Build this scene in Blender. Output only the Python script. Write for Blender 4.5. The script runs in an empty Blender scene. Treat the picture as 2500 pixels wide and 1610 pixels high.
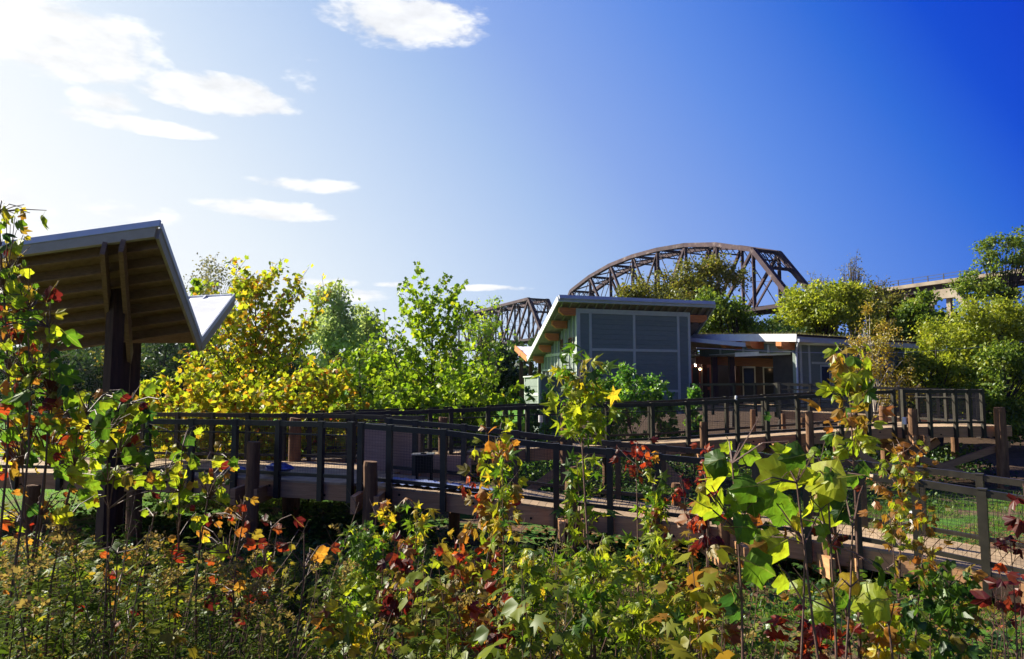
import bpy, math, random
import numpy as np
from mathutils import Vector, Matrix

SC = bpy.context.scene
COL = SC.collection
rnd = random.Random(7)
rng = np.random.default_rng(7)

# ------------------------------------------------------------------ camera
F = 1667.0
PITCH = math.radians(4.8)
EYE = 3.0
cam_d = bpy.data.cameras.new('camera')
cam_d.sensor_width = 36.0
cam_d.lens = 36.0 * F / 2500.0
cam_d.clip_start = 0.05
cam_d.clip_end = 3000
cam = bpy.data.objects.new('camera', cam_d)
COL.objects.link(cam)
cam.location = (0, 0, EYE)
cam.rotation_euler = (math.pi / 2 + PITCH, 0, 0)
SC.camera = cam

# ------------------------------------------------------------------ sky and sun
SUN_AZ = math.radians(-63)      # from +Y towards +X
SUN_EL = math.radians(33)
SUN = Vector((math.sin(SUN_AZ) * math.cos(SUN_EL), math.cos(SUN_AZ) * math.cos(SUN_EL), math.sin(SUN_EL)))
sun_d = bpy.data.lights.new('sun', 'SUN')
sun_d.energy = 5.0
sun_d.angle = math.radians(0.53)
sun_d.color = (1.0, 0.93, 0.80)
sun = bpy.data.objects.new('sun', sun_d)
COL.objects.link(sun)
sun.rotation_euler = SUN.to_track_quat('Z', 'Y').to_euler()

EXPOSURE = 1.22
BG = 0.1
world = bpy.data.worlds.new('World')
SC.world = world
world.use_nodes = True


def ray(px, py):
    cx, cy = px - 1250.0, 805.0 - py
    return Vector((cx, F * math.cos(PITCH) - cy * math.sin(PITCH), F * math.sin(PITCH) + cy * math.cos(PITCH)))


def build_sky():
    nt = world.node_tree
    N, L = nt.nodes, nt.links
    N.clear()

    def m(op, a, b=None, c=None, clamp=False):
        n = N.new('ShaderNodeMath')
        n.operation = op
        n.use_clamp = clamp
        for i, v in enumerate((a, b, c)):
            if v is None:
                continue
            if isinstance(v, (int, float)):
                n.inputs[i].default_value = v
            else:
                L.new(v, n.inputs[i])
        return n.outputs[0]
    out = N.new('ShaderNodeOutputWorld')
    bg = N.new('ShaderNodeBackground')
    bg.inputs['Strength'].default_value = BG
    L.new(bg.outputs[0], out.inputs['Surface'])
    sky = N.new('ShaderNodeTexSky')
    sky.sky_type = 'NISHITA'
    sky.sun_disc = False
    sky.sun_elevation = SUN_EL
    sky.sun_rotation = SUN_AZ
    sky.altitude = 100
    sky.air_density = 1.0
    sky.dust_density = 0.6
    sky.ozone_density = 2.5
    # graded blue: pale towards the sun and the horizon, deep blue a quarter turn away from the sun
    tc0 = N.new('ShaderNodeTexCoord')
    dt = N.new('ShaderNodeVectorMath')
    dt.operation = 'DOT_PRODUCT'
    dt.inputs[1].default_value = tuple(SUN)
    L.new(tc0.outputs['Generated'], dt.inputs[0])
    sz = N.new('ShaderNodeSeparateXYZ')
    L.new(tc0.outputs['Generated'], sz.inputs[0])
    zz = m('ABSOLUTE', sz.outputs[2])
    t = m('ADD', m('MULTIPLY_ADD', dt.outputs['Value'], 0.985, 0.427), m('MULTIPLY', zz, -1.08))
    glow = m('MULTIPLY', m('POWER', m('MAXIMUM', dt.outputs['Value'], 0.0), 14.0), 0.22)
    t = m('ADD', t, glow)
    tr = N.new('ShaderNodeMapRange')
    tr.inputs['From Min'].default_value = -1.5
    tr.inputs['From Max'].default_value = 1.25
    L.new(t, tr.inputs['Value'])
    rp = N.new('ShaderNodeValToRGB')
    stops = [(-1.5, (.065, .080, .125)), (-.45, (.035, .062, .17)), (-.02, (.001, .026, .56)), (.12, (.006, .074, .65)), (.20, (.030, .15, .70)), (.34, (.118, .27, .785)), (.50, (.25, .40, .82)),  # lowest stops: unseen sky dimmed and greyed so shade turns less blue
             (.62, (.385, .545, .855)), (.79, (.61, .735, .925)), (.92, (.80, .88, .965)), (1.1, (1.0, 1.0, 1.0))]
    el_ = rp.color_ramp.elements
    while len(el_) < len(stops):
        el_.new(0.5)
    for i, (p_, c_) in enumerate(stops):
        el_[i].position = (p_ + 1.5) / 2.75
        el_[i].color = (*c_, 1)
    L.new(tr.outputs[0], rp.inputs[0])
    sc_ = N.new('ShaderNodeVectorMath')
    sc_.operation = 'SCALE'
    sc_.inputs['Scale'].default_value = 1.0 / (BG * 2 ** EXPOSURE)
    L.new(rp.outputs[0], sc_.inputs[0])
    ns_ = N.new('ShaderNodeVectorMath')
    ns_.operation = 'SCALE'
    ns_.inputs['Scale'].default_value = 0.006
    L.new(sky.outputs[0], ns_.inputs[0])
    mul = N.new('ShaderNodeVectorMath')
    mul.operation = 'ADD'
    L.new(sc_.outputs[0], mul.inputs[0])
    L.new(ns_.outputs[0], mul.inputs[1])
    # clouds, placed by direction
    tc = N.new('ShaderNodeTexCoord')
    sep = N.new('ShaderNodeSeparateXYZ')
    L.new(tc.outputs['Generated'], sep.inputs[0])
    az = m('ARCTAN2', sep.outputs[0], sep.outputs[1])
    el = m('ARCSINE', sep.outputs[2])
    blobs = [(110, 85, 290, 112, 1.6), (300, 120, 120, 75, .7), (540, 232, 190, 50, 1.1), (440, 208, 70, 30, .5), (245, 243, 90, 28, .7), (330, 304, 180, 20, .7),
             (745, 190, 50, 60, .35), (990, 45, 200, 78, 1.15), (1090, 60, 90, 50, .7), (640, 512, 170, 28, .85), (680, 446, 110, 20, .7), (800, 455, 70, 18, .45),
             (50, 485, 130, 46, .75), (300, 520, 170, 28, .5), (180, 480, 70, 22, .4), (1195, 704, 95, 9, .75), (870, 722, 75, 17, .7), (950, 695, 50, 7, .5),
             (800, 690, 80, 12, .6), (100, 575, 140, 30, .4)]
    noise = N.new('ShaderNodeTexNoise')
    noise.inputs['Scale'].default_value = 5.5
    noise.inputs['Detail'].default_value = 9
    noise.inputs['Roughness'].default_value = 0.62
    noise.inputs['Distortion'].default_value = 0.4
    mp = N.new('ShaderNodeMapping')
    mp.inputs['Scale'].default_value = (1.0, 1.0, 2.6)
    L.new(tc.outputs['Generated'], mp.inputs[0])
    L.new(mp.outputs[0], noise.inputs['Vector'])
    total = None
    for (px, py, rx, ry, k) in blobs:
        d = ray(px, py).normalized()
        a0, e0 = math.atan2(d.x, d.y), math.asin(d.z)
        d1 = ray(px + rx, py).normalized()
        ra = abs(math.atan2(d1.x, d1.y) - a0)
        d2 = ray(px, py + ry).normalized()
        re = abs(math.asin(d2.z) - e0)
        u = m('DIVIDE', m('SUBTRACT', az, a0), ra)
        v = m('DIVIDE', m('SUBTRACT', el, e0), re)
        q = m('SUBTRACT', k, m('MULTIPLY', m('ADD', m('MULTIPLY', u, u), m('MULTIPLY', v, v)), k))
        q = m('MAXIMUM', q, -0.3)
        total = q if total is None else m('MAXIMUM', total, q)
    n2 = N.new('ShaderNodeTexNoise')
    n2.inputs['Scale'].default_value = 17.0
    n2.inputs['Detail'].default_value = 8
    n2.inputs['Roughness'].default_value = 0.6
    L.new(mp.outputs[0], n2.inputs['Vector'])
    nn = m('ADD', m('MULTIPLY', m('SUBTRACT', noise.outputs[0], 0.5), 4.6), m('MULTIPLY', m('SUBTRACT', n2.outputs[0], 0.5), 3.6))
    s = m('ADD', total, m('MULTIPLY', nn, 0.62))
    mr = N.new('ShaderNodeMapRange')
    mr.interpolation_type = 'SMOOTHSTEP'
    mr.inputs['From Min'].default_value = -0.02
    mr.inputs['From Max'].default_value = 0.7
    L.new(s, mr.inputs['Value'])
    shade = N.new('ShaderNodeMapRange')
    shade.inputs['From Min'].default_value = 0.35
    shade.inputs['From Max'].default_value = 0.62
    shade.inputs['To Min'].default_value = 0.86
    shade.inputs['To Max'].default_value = 1.06
    L.new(n2.outputs[0], shade.inputs['Value'])
    gate = m('MULTIPLY', mr.outputs[0], m('GREATER_THAN', total, -0.28))
    gate = m('MULTIPLY', gate, 0.93)
    mix = N.new('ShaderNodeMix')
    mix.data_type = 'RGBA'
    L.new(gate, mix.inputs[0])
    L.new(mul.outputs[0], mix.inputs[6])
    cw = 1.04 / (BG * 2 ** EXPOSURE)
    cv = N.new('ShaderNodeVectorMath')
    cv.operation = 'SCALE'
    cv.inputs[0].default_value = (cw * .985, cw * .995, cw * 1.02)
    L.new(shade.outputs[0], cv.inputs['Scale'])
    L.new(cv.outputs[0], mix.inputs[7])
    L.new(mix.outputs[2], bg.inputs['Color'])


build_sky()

vs = SC.view_settings
vs.view_transform = 'Standard'
vs.look = 'None'
vs.exposure = EXPOSURE
vs.gamma = 1.0
vs.use_curve_mapping = False
SC.cycles.max_bounces = 6
SC.cycles.transparent_max_bounces = 4
SC.cycles.use_denoising = True


# ------------------------------------------------------------------ helpers
def at(px, py, Y):
    d = ray(px, py)
    d = d * (Y / d.y)
    return Vector((d.x, Y, d.z + EYE))


def flat(px, Y, z):
    p = at(px, 945, Y)
    return Vector((p.x, Y, z))


def proj(p):
    X, Y, Z = p[0], p[1], p[2] - EYE
    c, s = math.cos(PITCH), math.sin(PITCH)
    return (1250 + F * X / (Y * c + Z * s), 805 - F * (Z * c - Y * s) / (Y * c + Z * s))


WM = {}
I4 = Matrix.Identity(4)


def link(name, data, M=None, parent=None, kind=None):
    o = bpy.data.objects.new(name, data)
    COL.objects.link(o)
    M = I4 if M is None else M
    if parent is not None:
        o.parent = parent
        o.matrix_parent_inverse = WM[parent.name].inverted()
    o.matrix_basis = M
    WM[o.name] = M
    if kind:
        o['kind'] = kind
    return o


def tag(o, label, cat, group=None):
    o['label'] = label
    o['category'] = cat
    if group:
        o['group'] = group
    return o


def thing(name, label, cat, loc, group=None):
    o = link(name, None, Matrix.Translation(Vector(loc)))
    o.empty_display_size = 0.2
    return tag(o, label, cat, group)


def mesh(verts, faces, mat, smooth=False):
    me = bpy.data.meshes.new('mesh')
    me.from_pydata([tuple(v) for v in verts], [], faces)
    if mat:
        me.materials.append(mat)
    if smooth:
        me.shade_smooth()
    me.update()
    return me


_cubes = {}


def cube(mat):
    if mat.name not in _cubes:
        v = [(x, y, z) for x in (-.5, .5) for y in (-.5, .5) for z in (-.5, .5)]
        f = [(0, 1, 3, 2), (4, 6, 7, 5), (0, 4, 5, 1), (2, 3, 7, 6), (0, 2, 6, 4), (1, 5, 7, 3)]
        _cubes[mat.name] = mesh(v, f, mat)
    return _cubes[mat.name]


def frame(p, q, w, h, up=(0, 0, 1)):
    p, q, up = Vector(p), Vector(q), Vector(up)
    d = q - p
    L = d.length
    x = d / L
    y = up.cross(x)
    if y.length < 1e-4:
        y = Vector((0, 1, 0)).cross(x)
    y.normalize()
    z = x.cross(y)
    c = (p + q) / 2
    return Matrix(((x.x * L, y.x * w, z.x * h, c.x), (x.y * L, y.y * w, z.y * h, c.y), (x.z * L, y.z * w, z.z * h, c.z), (0, 0, 0, 1)))


def bar(name, p, q, w, h, mat, parent, up=(0, 0, 1)):
    return link(name, cube(mat), frame(p, q, w, h, up), parent)


def prism(verts, ext):
    """solid from a planar polygon (list of Vector) pushed along ext"""
    n = len(verts)
    V = [Vector(v) for v in verts] + [Vector(v) + Vector(ext) for v in verts]
    Fc = [tuple(range(n))[::-1], tuple(range(n, 2 * n))]
    for i in range(n):
        j = (i + 1) % n
        Fc.append((i, j, n + j, n + i))
    return V, Fc


class Geo:
    def __init__(s):
        s.v, s.f = [], []

    def add(s, V, Fc):
        b = len(s.v)
        s.v += [tuple(x) for x in V]
        s.f += [tuple(i + b for i in f) for f in Fc]

    def box(s, p, q, w, h, up=(0, 0, 1)):
        M = frame(p, q, w, h, up)
        v = [M @ Vector((x, y, z)) for x in (-.5, .5) for y in (-.5, .5) for z in (-.5, .5)]
        s.add(v, [(0, 1, 3, 2), (4, 6, 7, 5), (0, 4, 5, 1), (2, 3, 7, 6), (0, 2, 6, 4), (1, 5, 7, 3)])

    def tube(s, pts, rad, n=6, cap=True):
        pts = [Vector(p) for p in pts]
        b = len(s.v)
        for i, p in enumerate(pts):
            d = (pts[min(i + 1, len(pts) - 1)] - pts[max(i - 1, 0)])
            if d.length < 1e-9:
                d = Vector((0, 0, 1))
            d.normalize()
            a = d.cross(Vector((0, 1, 0.13)))
            if a.length < 1e-3:
                a = d.cross(Vector((1, 0, 0)))
            a.normalize()
            c = d.cross(a)
            r = rad[i] if isinstance(rad, (list, tuple)) else rad
            for k in range(n):
                t = 2 * math.pi * k / n
                s.v.append(tuple(p + (a * math.cos(t) + c * math.sin(t)) * r))
        for i in range(len(pts) - 1):
            for k in range(n):
                k2 = (k + 1) % n
                s.f.append((b + i * n + k, b + i * n + k2, b + (i + 1) * n + k2, b + (i + 1) * n + k))
        if cap:
            s.f.append(tuple(b + k for k in range(n))[::-1])
            s.f.append(tuple(b + (len(pts) - 1) * n + k for k in range(n)))

    def build(s, name, mat, parent=None, kind=None, smooth=False):
        return link(name, mesh(s.v, s.f, mat, smooth), None, parent, kind)


# ------------------------------------------------------------------ materials
def nodes(name):
    mt = bpy.data.materials.new(name)
    mt.use_nodes = True
    nt = mt.node_tree
    nt.nodes.clear()
    return mt, nt.nodes, nt.links


def ramp_node(N, cols, interp='LINEAR'):
    r = N.new('ShaderNodeValToRGB')
    r.color_ramp.interpolation = interp
    el = r.color_ramp.elements
    while len(el) < len(cols):
        el.new(0.5)
    for i, c in enumerate(cols):
        if len(c) == 4:
            el[i].position, col = c[0], c[1:]
        else:
            el[i].position, col = i / max(1, len(cols) - 1), c
        el[i].color = (*col, 1)
    return r


def pmat(name, cols, scale=4.0, rough=0.7, bump=0.15, stretch=(1, 1, 1), rand=0.0, metal=0.0, detail=6, coord='pos', spec=0.4):
    mt, N, L = nodes(name)
    out = N.new('ShaderNodeOutputMaterial')
    b = N.new('ShaderNodeBsdfPrincipled')
    L.new(b.outputs[0], out.inputs[0])
    b.inputs['Roughness'].default_value = rough
    b.inputs['Metallic'].default_value = metal
    b.inputs['Specular IOR Level'].default_value = spec
    if coord == 'pos':
        g = N.new('ShaderNodeNewGeometry')
        src = g.outputs['Position']
    else:
        g = N.new('ShaderNodeTexCoord')
        src = g.outputs['Object']
    mp = N.new('ShaderNodeMapping')
    mp.inputs['Scale'].default_value = stretch
    L.new(src, mp.inputs[0])
    nz = N.new('ShaderNodeTexNoise')
    nz.inputs['Scale'].default_value = scale
    nz.inputs['Detail'].default_value = detail
    nz.inputs['Roughness'].default_value = 0.62
    L.new(mp.outputs[0], nz.inputs['Vector'])
    r = ramp_node(N, [(0.3,) + tuple(cols[0]), (0.7,) + tuple(cols[-1])] if len(cols) == 2 else [(0.25 + 0.5 * i / (len(cols) - 1),) + tuple(c) for i, c in enumerate(cols)])
    L.new(nz.outputs[0], r.inputs[0])
    col = r.outputs[0]
    if rand > 0:
        oi = N.new('ShaderNodeObjectInfo')
        mr = N.new('ShaderNodeMapRange')
        mr.inputs['To Min'].default_value = 1 - rand
        mr.inputs['To Max'].default_value = 1 + rand
        L.new(oi.outputs['Random'], mr.inputs['Value'])
        hs = N.new('ShaderNodeHueSaturation')
        L.new(mr.outputs[0], hs.inputs['Value'])
        L.new(col, hs.inputs['Color'])
        col = hs.outputs[0]
    L.new(col, b.inputs['Base Color'])
    if bump > 0:
        bp = N.new('ShaderNodeBump')
        bp.inputs['Strength'].default_value = bump
        bp.inputs['Distance'].default_value = 0.02
        L.new(nz.outputs[0], bp.inputs['Height'])
        L.new(bp.outputs[0], b.inputs['Normal'])
    return mt


def leafmat(name, cols, trans=0.5, src='attr', gloss=0.05, vein=False, tboost=1.6):
    gloss *= .45
    """cols: ramp over a per-leaf random value"""
    mt, N, L = nodes(name)
    out = N.new('ShaderNodeOutputMaterial')
    if src == 'attr':
        a = N.new('ShaderNodeAttribute')
        a.attribute_name = 'tint'
        val = a.outputs['Fac']
    else:
        a = N.new('ShaderNodeObjectInfo')
        val = a.outputs['Random']
    r = ramp_node(N, cols)
    L.new(val, r.inputs[0])
    col = r.outputs[0]
    tc = N.new('ShaderNodeTexCoord')
    if src == 'obj':
        nz = N.new('ShaderNodeTexNoise')
        nz.inputs['Scale'].default_value = 3.5
        nz.inputs['Detail'].default_value = 5
        mpn = N.new('ShaderNodeMapping')
        L.new(tc.outputs['Object'], mpn.inputs[0])
        cmb = N.new('ShaderNodeCombineXYZ')
        mm = N.new('ShaderNodeMath')
        mm.operation = 'MULTIPLY'
        mm.inputs[1].default_value = 37.0
        L.new(val, mm.inputs[0])
        L.new(mm.outputs[0], cmb.inputs[2])
        L.new(cmb.outputs[0], mpn.inputs['Location'])
        L.new(mpn.outputs[0], nz.inputs['Vector'])
        r2 = ramp_node(N, [(0.42, 1.0, 1.0, 1.0), (0.62, 0.72, 0.62, 0.5), (0.74, 0.45, 0.26, 0.2)])
        L.new(nz.outputs[0], r2.inputs[0])
        mx = N.new('ShaderNodeMix')
        mx.data_type = 'RGBA'
        mx.blend_type = 'MULTIPLY'
        mx.inputs[0].default_value = 0.8
        L.new(col, mx.inputs[6])
        L.new(r2.outputs[0], mx.inputs[7])
        col = mx.outputs[2]
    if vein:
        sp = N.new('ShaderNodeSeparateXYZ')
        L.new(tc.outputs['Object'], sp.inputs[0])
        best = None
        for k in (0.0, 0.95, -0.95, 2.6, -2.6):
            m1 = N.new('ShaderNodeMath')
            m1.operation = 'MULTIPLY_ADD'
            m1.inputs[1].default_value = -k
            L.new(sp.outputs[1], m1.inputs[0])
            L.new(sp.outputs[0], m1.inputs[2])
            m2 = N.new('ShaderNodeMath')
            m2.operation = 'ABSOLUTE'
            L.new(m1.outputs[0], m2.inputs[0])
            m3 = N.new('ShaderNodeMath')
            m3.operation = 'DIVIDE'
            L.new(m2.outputs[0], m3.inputs[0])
            m3.inputs[1].default_value = math.sqrt(1 + k * k)
            if best is None:
                best = m3.outputs[0]
            else:
                m4 = N.new('ShaderNodeMath')
                m4.operation = 'MINIMUM'
                L.new(best, m4.inputs[0])
                L.new(m3.outputs[0], m4.inputs[1])
                best = m4.outputs[0]
        mr = N.new('ShaderNodeMapRange')
        mr.inputs['From Min'].default_value = 0.006
        mr.inputs['From Max'].default_value = 0.02
        mr.inputs['To Min'].default_value = 0.55
        mr.inputs['To Max'].default_value = 0.0
        L.new(best, mr.inputs['Value'])
        mx = N.new('ShaderNodeMix')
        mx.data_type = 'RGBA'
        mx.inputs[7].default_value = (0.25, 0.24, 0.06, 1)
        L.new(mr.outputs[0], mx.inputs[0])
        L.new(col, mx.inputs[6])
        col = mx.outputs[2]
    df = N.new('ShaderNodeBsdfDiffuse')
    tr = N.new('ShaderNodeBsdfTranslucent')
    gl = N.new('ShaderNodeBsdfGlossy')
    gl.inputs['Roughness'].default_value = 0.42
    gl.inputs['Color'].default_value = (0.9, 0.95, 0.9, 1)
    L.new(col, df.inputs[0])
    tb = N.new('ShaderNodeMix')
    tb.data_type = 'RGBA'
    tb.blend_type = 'MULTIPLY'
    tb.inputs[0].default_value = 1.0
    tb.inputs[7].default_value = (tboost, tboost, tboost * 0.7, 1)
    L.new(col, tb.inputs[6])
    L.new(tb.outputs[2], tr.inputs[0])
    m1 = N.new('ShaderNodeMixShader')
    m1.inputs[0].default_value = trans
    L.new(df.outputs[0], m1.inputs[1])
    L.new(tr.outputs[0], m1.inputs[2])
    m2 = N.new('ShaderNodeMixShader')
    m2.inputs[0].default_value = gloss
    L.new(m1.outputs[0], m2.inputs[1])
    L.new(gl.outputs[0], m2.inputs[2])
    L.new(m2.outputs[0], out.inputs[0])
    return mt


M = {}
M['plank'] = pmat('plank wood', [(.27, .18, .10), (.45, .32, .185)], 3.0, .8, .25, (1, 1, 6), rand=.18)
M['timber'] = pmat('sawn timber', [(.38, .185, .075), (.58, .31, .14)], 2.0, .75, .25, (1.2, 1.2, 14), rand=.12)
M['log'] = pmat('round log', [(.09, .042, .018), (.26, .135, .062)], 6.0, .9, .6, (2, 2, .35), rand=.15)
M['post'] = pmat('dark stained post', [(.030, .014, .011), (.075, .036, .026)], 6.0, .8, .4, (3, 3, .4))
M['rail'] = pmat('dark bronze paint', [(.020, .017, .012), (.044, .038, .026)], 5.0, .45, .05)
M['wire'] = pmat('dark wire', [(.02, .018, .016), (.04, .036, .03)], 5.0, .5, 0)
M['siding'] = pmat('sage siding paint', [(.16, .20, .17), (.195, .24, .20)], 3.0, .7, .08, (1, 1, 5), rand=.05)
M['trim'] = pmat('pale trim paint', [(.42, .47, .40), (.50, .55, .47)], 3.0, .65, .05)
M['glulam'] = pmat('orange glulam', [(.42, .13, .035), (.62, .22, .06)], 3.0, .6, .1, (1, 1, 9), rand=.1)
M['soffit'] = pmat('soffit wood', [(.20, .17, .13), (.30, .26, .20)], 4.0, .8, .1)
M['canwood'] = pmat('canopy decking', [(.17, .10, .05), (.29, .175, .09)], 5.0, .75, .2, (2, 2, 8), rand=.06)
M['canfascia'] = pmat('tan fascia paint', [(.34, .28, .16), (.40, .33, .20)], 6.0, .6, .05)
M['metalroof'] = pmat('light roof metal', [(.62, .64, .67), (.74, .76, .78)], 3.0, .38, .03, metal=.15)
M['white'] = pmat('white metal', [(.70, .70, .68), (.84, .84, .82)], 3.0, .45, .03)
M['gutter'] = pmat('grey gutter', [(.42, .45, .50), (.52, .55, .60)], 3.0, .4, .03)
M['shadewall'] = pmat('shade-toned porch wall', [(.035, .03, .026), (.06, .05, .042)], 3.0, .8, .05)  # near-black tone carries the deep porch shade in its colour
M['door'] = pmat('red brown door', [(.16, .045, .022), (.24, .07, .035)], 6.0, .5, .1, (1, 1, 6))
M['rust'] = pmat('rusty bridge steel', [(.020, .009, .017), (.040, .018, .027), (.065, .036, .040), (.26, .20, .18)], .55, .8, .2, rand=.15, detail=9)
M['steel2'] = pmat('dark bridge steel', [(.022, .013, .018), (.05, .030, .034)], .6, .8, .2, rand=.15)
M['concrete'] = pmat('pale concrete', [(.15, .11, .08), (.30, .24, .17), (.40, .34, .26)], .5, .85, .3)
M['bark'] = pmat('grey bark', [(.05, .038, .03), (.13, .10, .08)], 7.0, .9, .5, (2, 2, .5))
M['darkbark'] = pmat('dark bark', [(.025, .018, .014), (.06, .045, .035)], 7.0, .9, .5, (2, 2, .5))
M['twig'] = pmat('red brown twig', [(.07, .035, .026), (.17, .095, .07)], 14.0, .6, .3)
M['whitebark'] = pmat('birch bark', [(.45, .40, .33), (.62, .56, .48)], 9.0, .8, .3)
M['ply'] = pmat('plywood', [(.34, .20, .14), (.46, .29, .21)], 3.0, .7, .1, (1, 1, 7))
M['tarp'] = pmat('blue tarp', [(.16, .20, .36), (.26, .31, .50)], 9.0, .35, .6)
M['bluebag'] = pmat('blue plastic', [(.05, .06, .26), (.12, .14, .38)], 20.0, .3, .6)
M['black'] = pmat('black plastic', [(.005, .005, .005), (.009, .009, .009)], 9.0, .7, .1, spec=.1)
M['silver'] = pmat('brushed metal', [(.5, .5, .5), (.65, .65, .65)], 20.0, .3, .05, metal=.9)


def glassmat():
    mt, N, L = nodes('window glass')
    out = N.new('ShaderNodeOutputMaterial')
    b = N.new('ShaderNodeBsdfPrincipled')
    b.inputs['Base Color'].default_value = (.02, .024, .026, 1)
    b.inputs['Roughness'].default_value = .12
    b.inputs['Specular IOR Level'].default_value = .18
    L.new(b.outputs[0], out.inputs[0])
    nz = N.new('ShaderNodeTexNoise')
    nz.inputs['Scale'].default_value = 1.5
    bp = N.new('ShaderNodeBump')
    bp.inputs['Strength'].default_value = .05
    L.new(nz.outputs[0], bp.inputs['Height'])
    L.new(bp.outputs[0], b.inputs['Normal'])
    return mt


def lampmat():
    mt, N, L = nodes('lit lamp')
    out = N.new('ShaderNodeOutputMaterial')
    e = N.new('ShaderNodeEmission')
    e.inputs[0].default_value = (1, .62, .3, 1)
    e.inputs[1].default_value = 14
    L.new(e.outputs[0], out.inputs[0])
    return mt


M['glass'] = glassmat()
M['lamp'] = lampmat()

# leaf palettes
GRN = [(.045, .10, .010), (.085, .18, .014), (.16, .26, .018)]
YGR = [(.17, .25, .014), (.29, .36, .02), (.40, .42, .025)]
YEL = [(.34, .32, .02), (.48, .40, .025), (.55, .38, .03)]
RED = [(.20, .016, .010), (.30, .035, .014), (.36, .08, .02)]
DRD = [(.06, .008, .010), (.11, .011, .012), (.15, .024, .014)]
ORG = [(.30, .12, .02), (.40, .20, .03), (.28, .075, .02)]
OLV = [(.14, .13, .02), (.25, .18, .025), (.30, .14, .02)]
DGR = [(.018, .055, .012), (.03, .085, .016), (.05, .12, .018)]
PAL = {'g': GRN, 'y': YEL, 'yg': YGR, 'r': RED, 'dr': DRD, 'o': ORG, 'ol': OLV, 'dg': DGR}
for k, c in PAL.items():
    M['leaf_' + k] = leafmat('leaf ' + k, c, .55, 'obj', .05, vein=False)
    M['big_' + k] = leafmat('big leaf ' + k, c, .55, 'obj', .04, vein=True)


# ------------------------------------------------------------------ leaf shapes
def lobed(lobes, sinus, base, rough=0.0, curl=0.25, fold=0.2, seed=0, teeth=0, rings=1, petiole=.35):
    """leaf of unit length lying in XY, petiole end at the origin's negative Y; lobes: [(angle, radius)] symmetric about +Y"""
    r = random.Random(seed)
    pts = []
    L = sorted(set([(a, q) for a, q in lobes] + [(-a, q) for a, q in lobes if a != 0]))
    out = [(-math.radians(172), base)]
    for i, (a, q) in enumerate(L):
        out.append((math.radians(a), q * r.uniform(.92, 1.08)))
        if i < len(L) - 1:
            a2 = (a + L[i + 1][0]) / 2
            if teeth:
                out.append((math.radians(a + (a2 - a) * .5), (q * .45 + sinus * .55) * r.uniform(.95, 1.1)))
            out.append((math.radians(a2), sinus * r.uniform(.9, 1.1)))
            if teeth:
                out.append((math.radians(a2 + (L[i + 1][0] - a2) * .5), (L[i + 1][1] * .45 + sinus * .55) * r.uniform(.9, 1.05)))
    out.append((math.radians(172), base))
    cx, cy = 0.0, 0.38
    V = [(0, 0, 0)]
    c1, c2, ph = r.uniform(.6, 1.3) * curl, r.uniform(-.3, 1) * curl, r.uniform(0, 6)

    def lift(x, y):
        return -abs(x) * fold - c1 * max(0, y - .3) ** 2 - c2 * x * x + rough * math.sin(9 * x + ph) * math.cos(7 * y + ph)
    V = [(cx, 0, lift(cx, cy))]
    Fc = []
    n = len(out)
    for ring in range(1, rings + 1):
        t = ring / rings
        for a, q in out:
            x, y = q * .62 * math.sin(a) * t, q * .62 * math.cos(a) * t
            V.append((x, y, lift(x, y + cy)))
    for i in range(n - 1):
        Fc.append((0, 2 + i, 1 + i))
    for ring in range(1, rings):
        b0, b1 = 1 + (ring - 1) * n, 1 + ring * n
        for i in range(n - 1):
            Fc.append((b0 + i, b0 + i + 1, b1 + i + 1, b1 + i))
    # petiole
    b = len(V)
    by = -base * .62
    V += [(-.012, by * .2, V[0][2]), (.012, by * .2, V[0][2]), (0.008, by - petiole, .06), (-.008, by - petiole, .06)]
    Fc.append((b, b + 1, b + 2, b + 3))
    y0 = by - petiole
    V = [(x, y - y0, z) for x, y, z in V]
    return V, Fc


SPEC = {
    'sycamore': [lobed([(0, 1.0), (52, .95), (112, .80)], .70, .42, .035, c, f, s, 1, 2) for s, c, f in ((0, .5, .14), (1, .9, .3), (2, .7, .45), (3, 1.2, .2), (4, .4, .55))],
    'sweetgum': [lobed([(0, 1.08), (60, 1.0), (124, .78)], .40, .25, .04, c, f, s, 0, 2) for s, c, f in ((10, .5, .25), (11, 1.1, .4), (12, .8, .6), (13, 1.5, .3), (14, .3, .7))],
    'maple': [lobed([(0, 1.0), (52, .84), (112, .55)], .56, .34, .04, c, f, s, 1, 1) for s, c, f in ((20, .6, .3), (21, 1.2, .45), (22, .9, .65), (23, 1.6, .3), (24, .4, .75))],
    'oval': [lobed([(0, 1.05), (24, .78), (70, .42), (130, .40)], .5, .35, .02, .5, .35, s, 0, 1, .12) for s in range(30, 33)],
}
_leafmesh = {}


def leafmesh(spec, i, mat):
    k = (spec, i, mat.name)
    if k not in _leafmesh:
        V, Fc = SPEC[spec][i]
        _leafmesh[k] = mesh(V, Fc, mat, smooth=False)
    return _leafmesh[k]


def leaf_matrix(pos, tip, nrm, s):
    y = Vector(tip).normalized()
    z = Vector(nrm)
    x = y.cross(z)
    if x.length < 1e-3:
        x = y.cross(Vector((.3, .5, .8)))
    x.normalize()
    z = x.cross(y)
    return Matrix(((x.x * s, y.x * s, z.x * s, pos[0]), (x.y * s, y.y * s, z.y * s, pos[1]), (x.z * s, y.z * s, z.z * s, pos[2]), (0, 0, 0, 1)))


def rvec(r=rnd):
    while True:
        v = Vector((r.uniform(-1, 1), r.uniform(-1, 1), r.uniform(-1, 1)))
        if 0.05 < v.length < 1:
            return v.normalized()


def add_leaf(parent, pos, tip, nrm, size, spec, pal, big=False):
    mat = M[('big_' if big else 'leaf_') + pal]
    i = rnd.randrange(len(SPEC[spec]))
    return link('leaf', leafmesh(spec, i, mat), leaf_matrix(pos, tip, nrm, size), parent)


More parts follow.
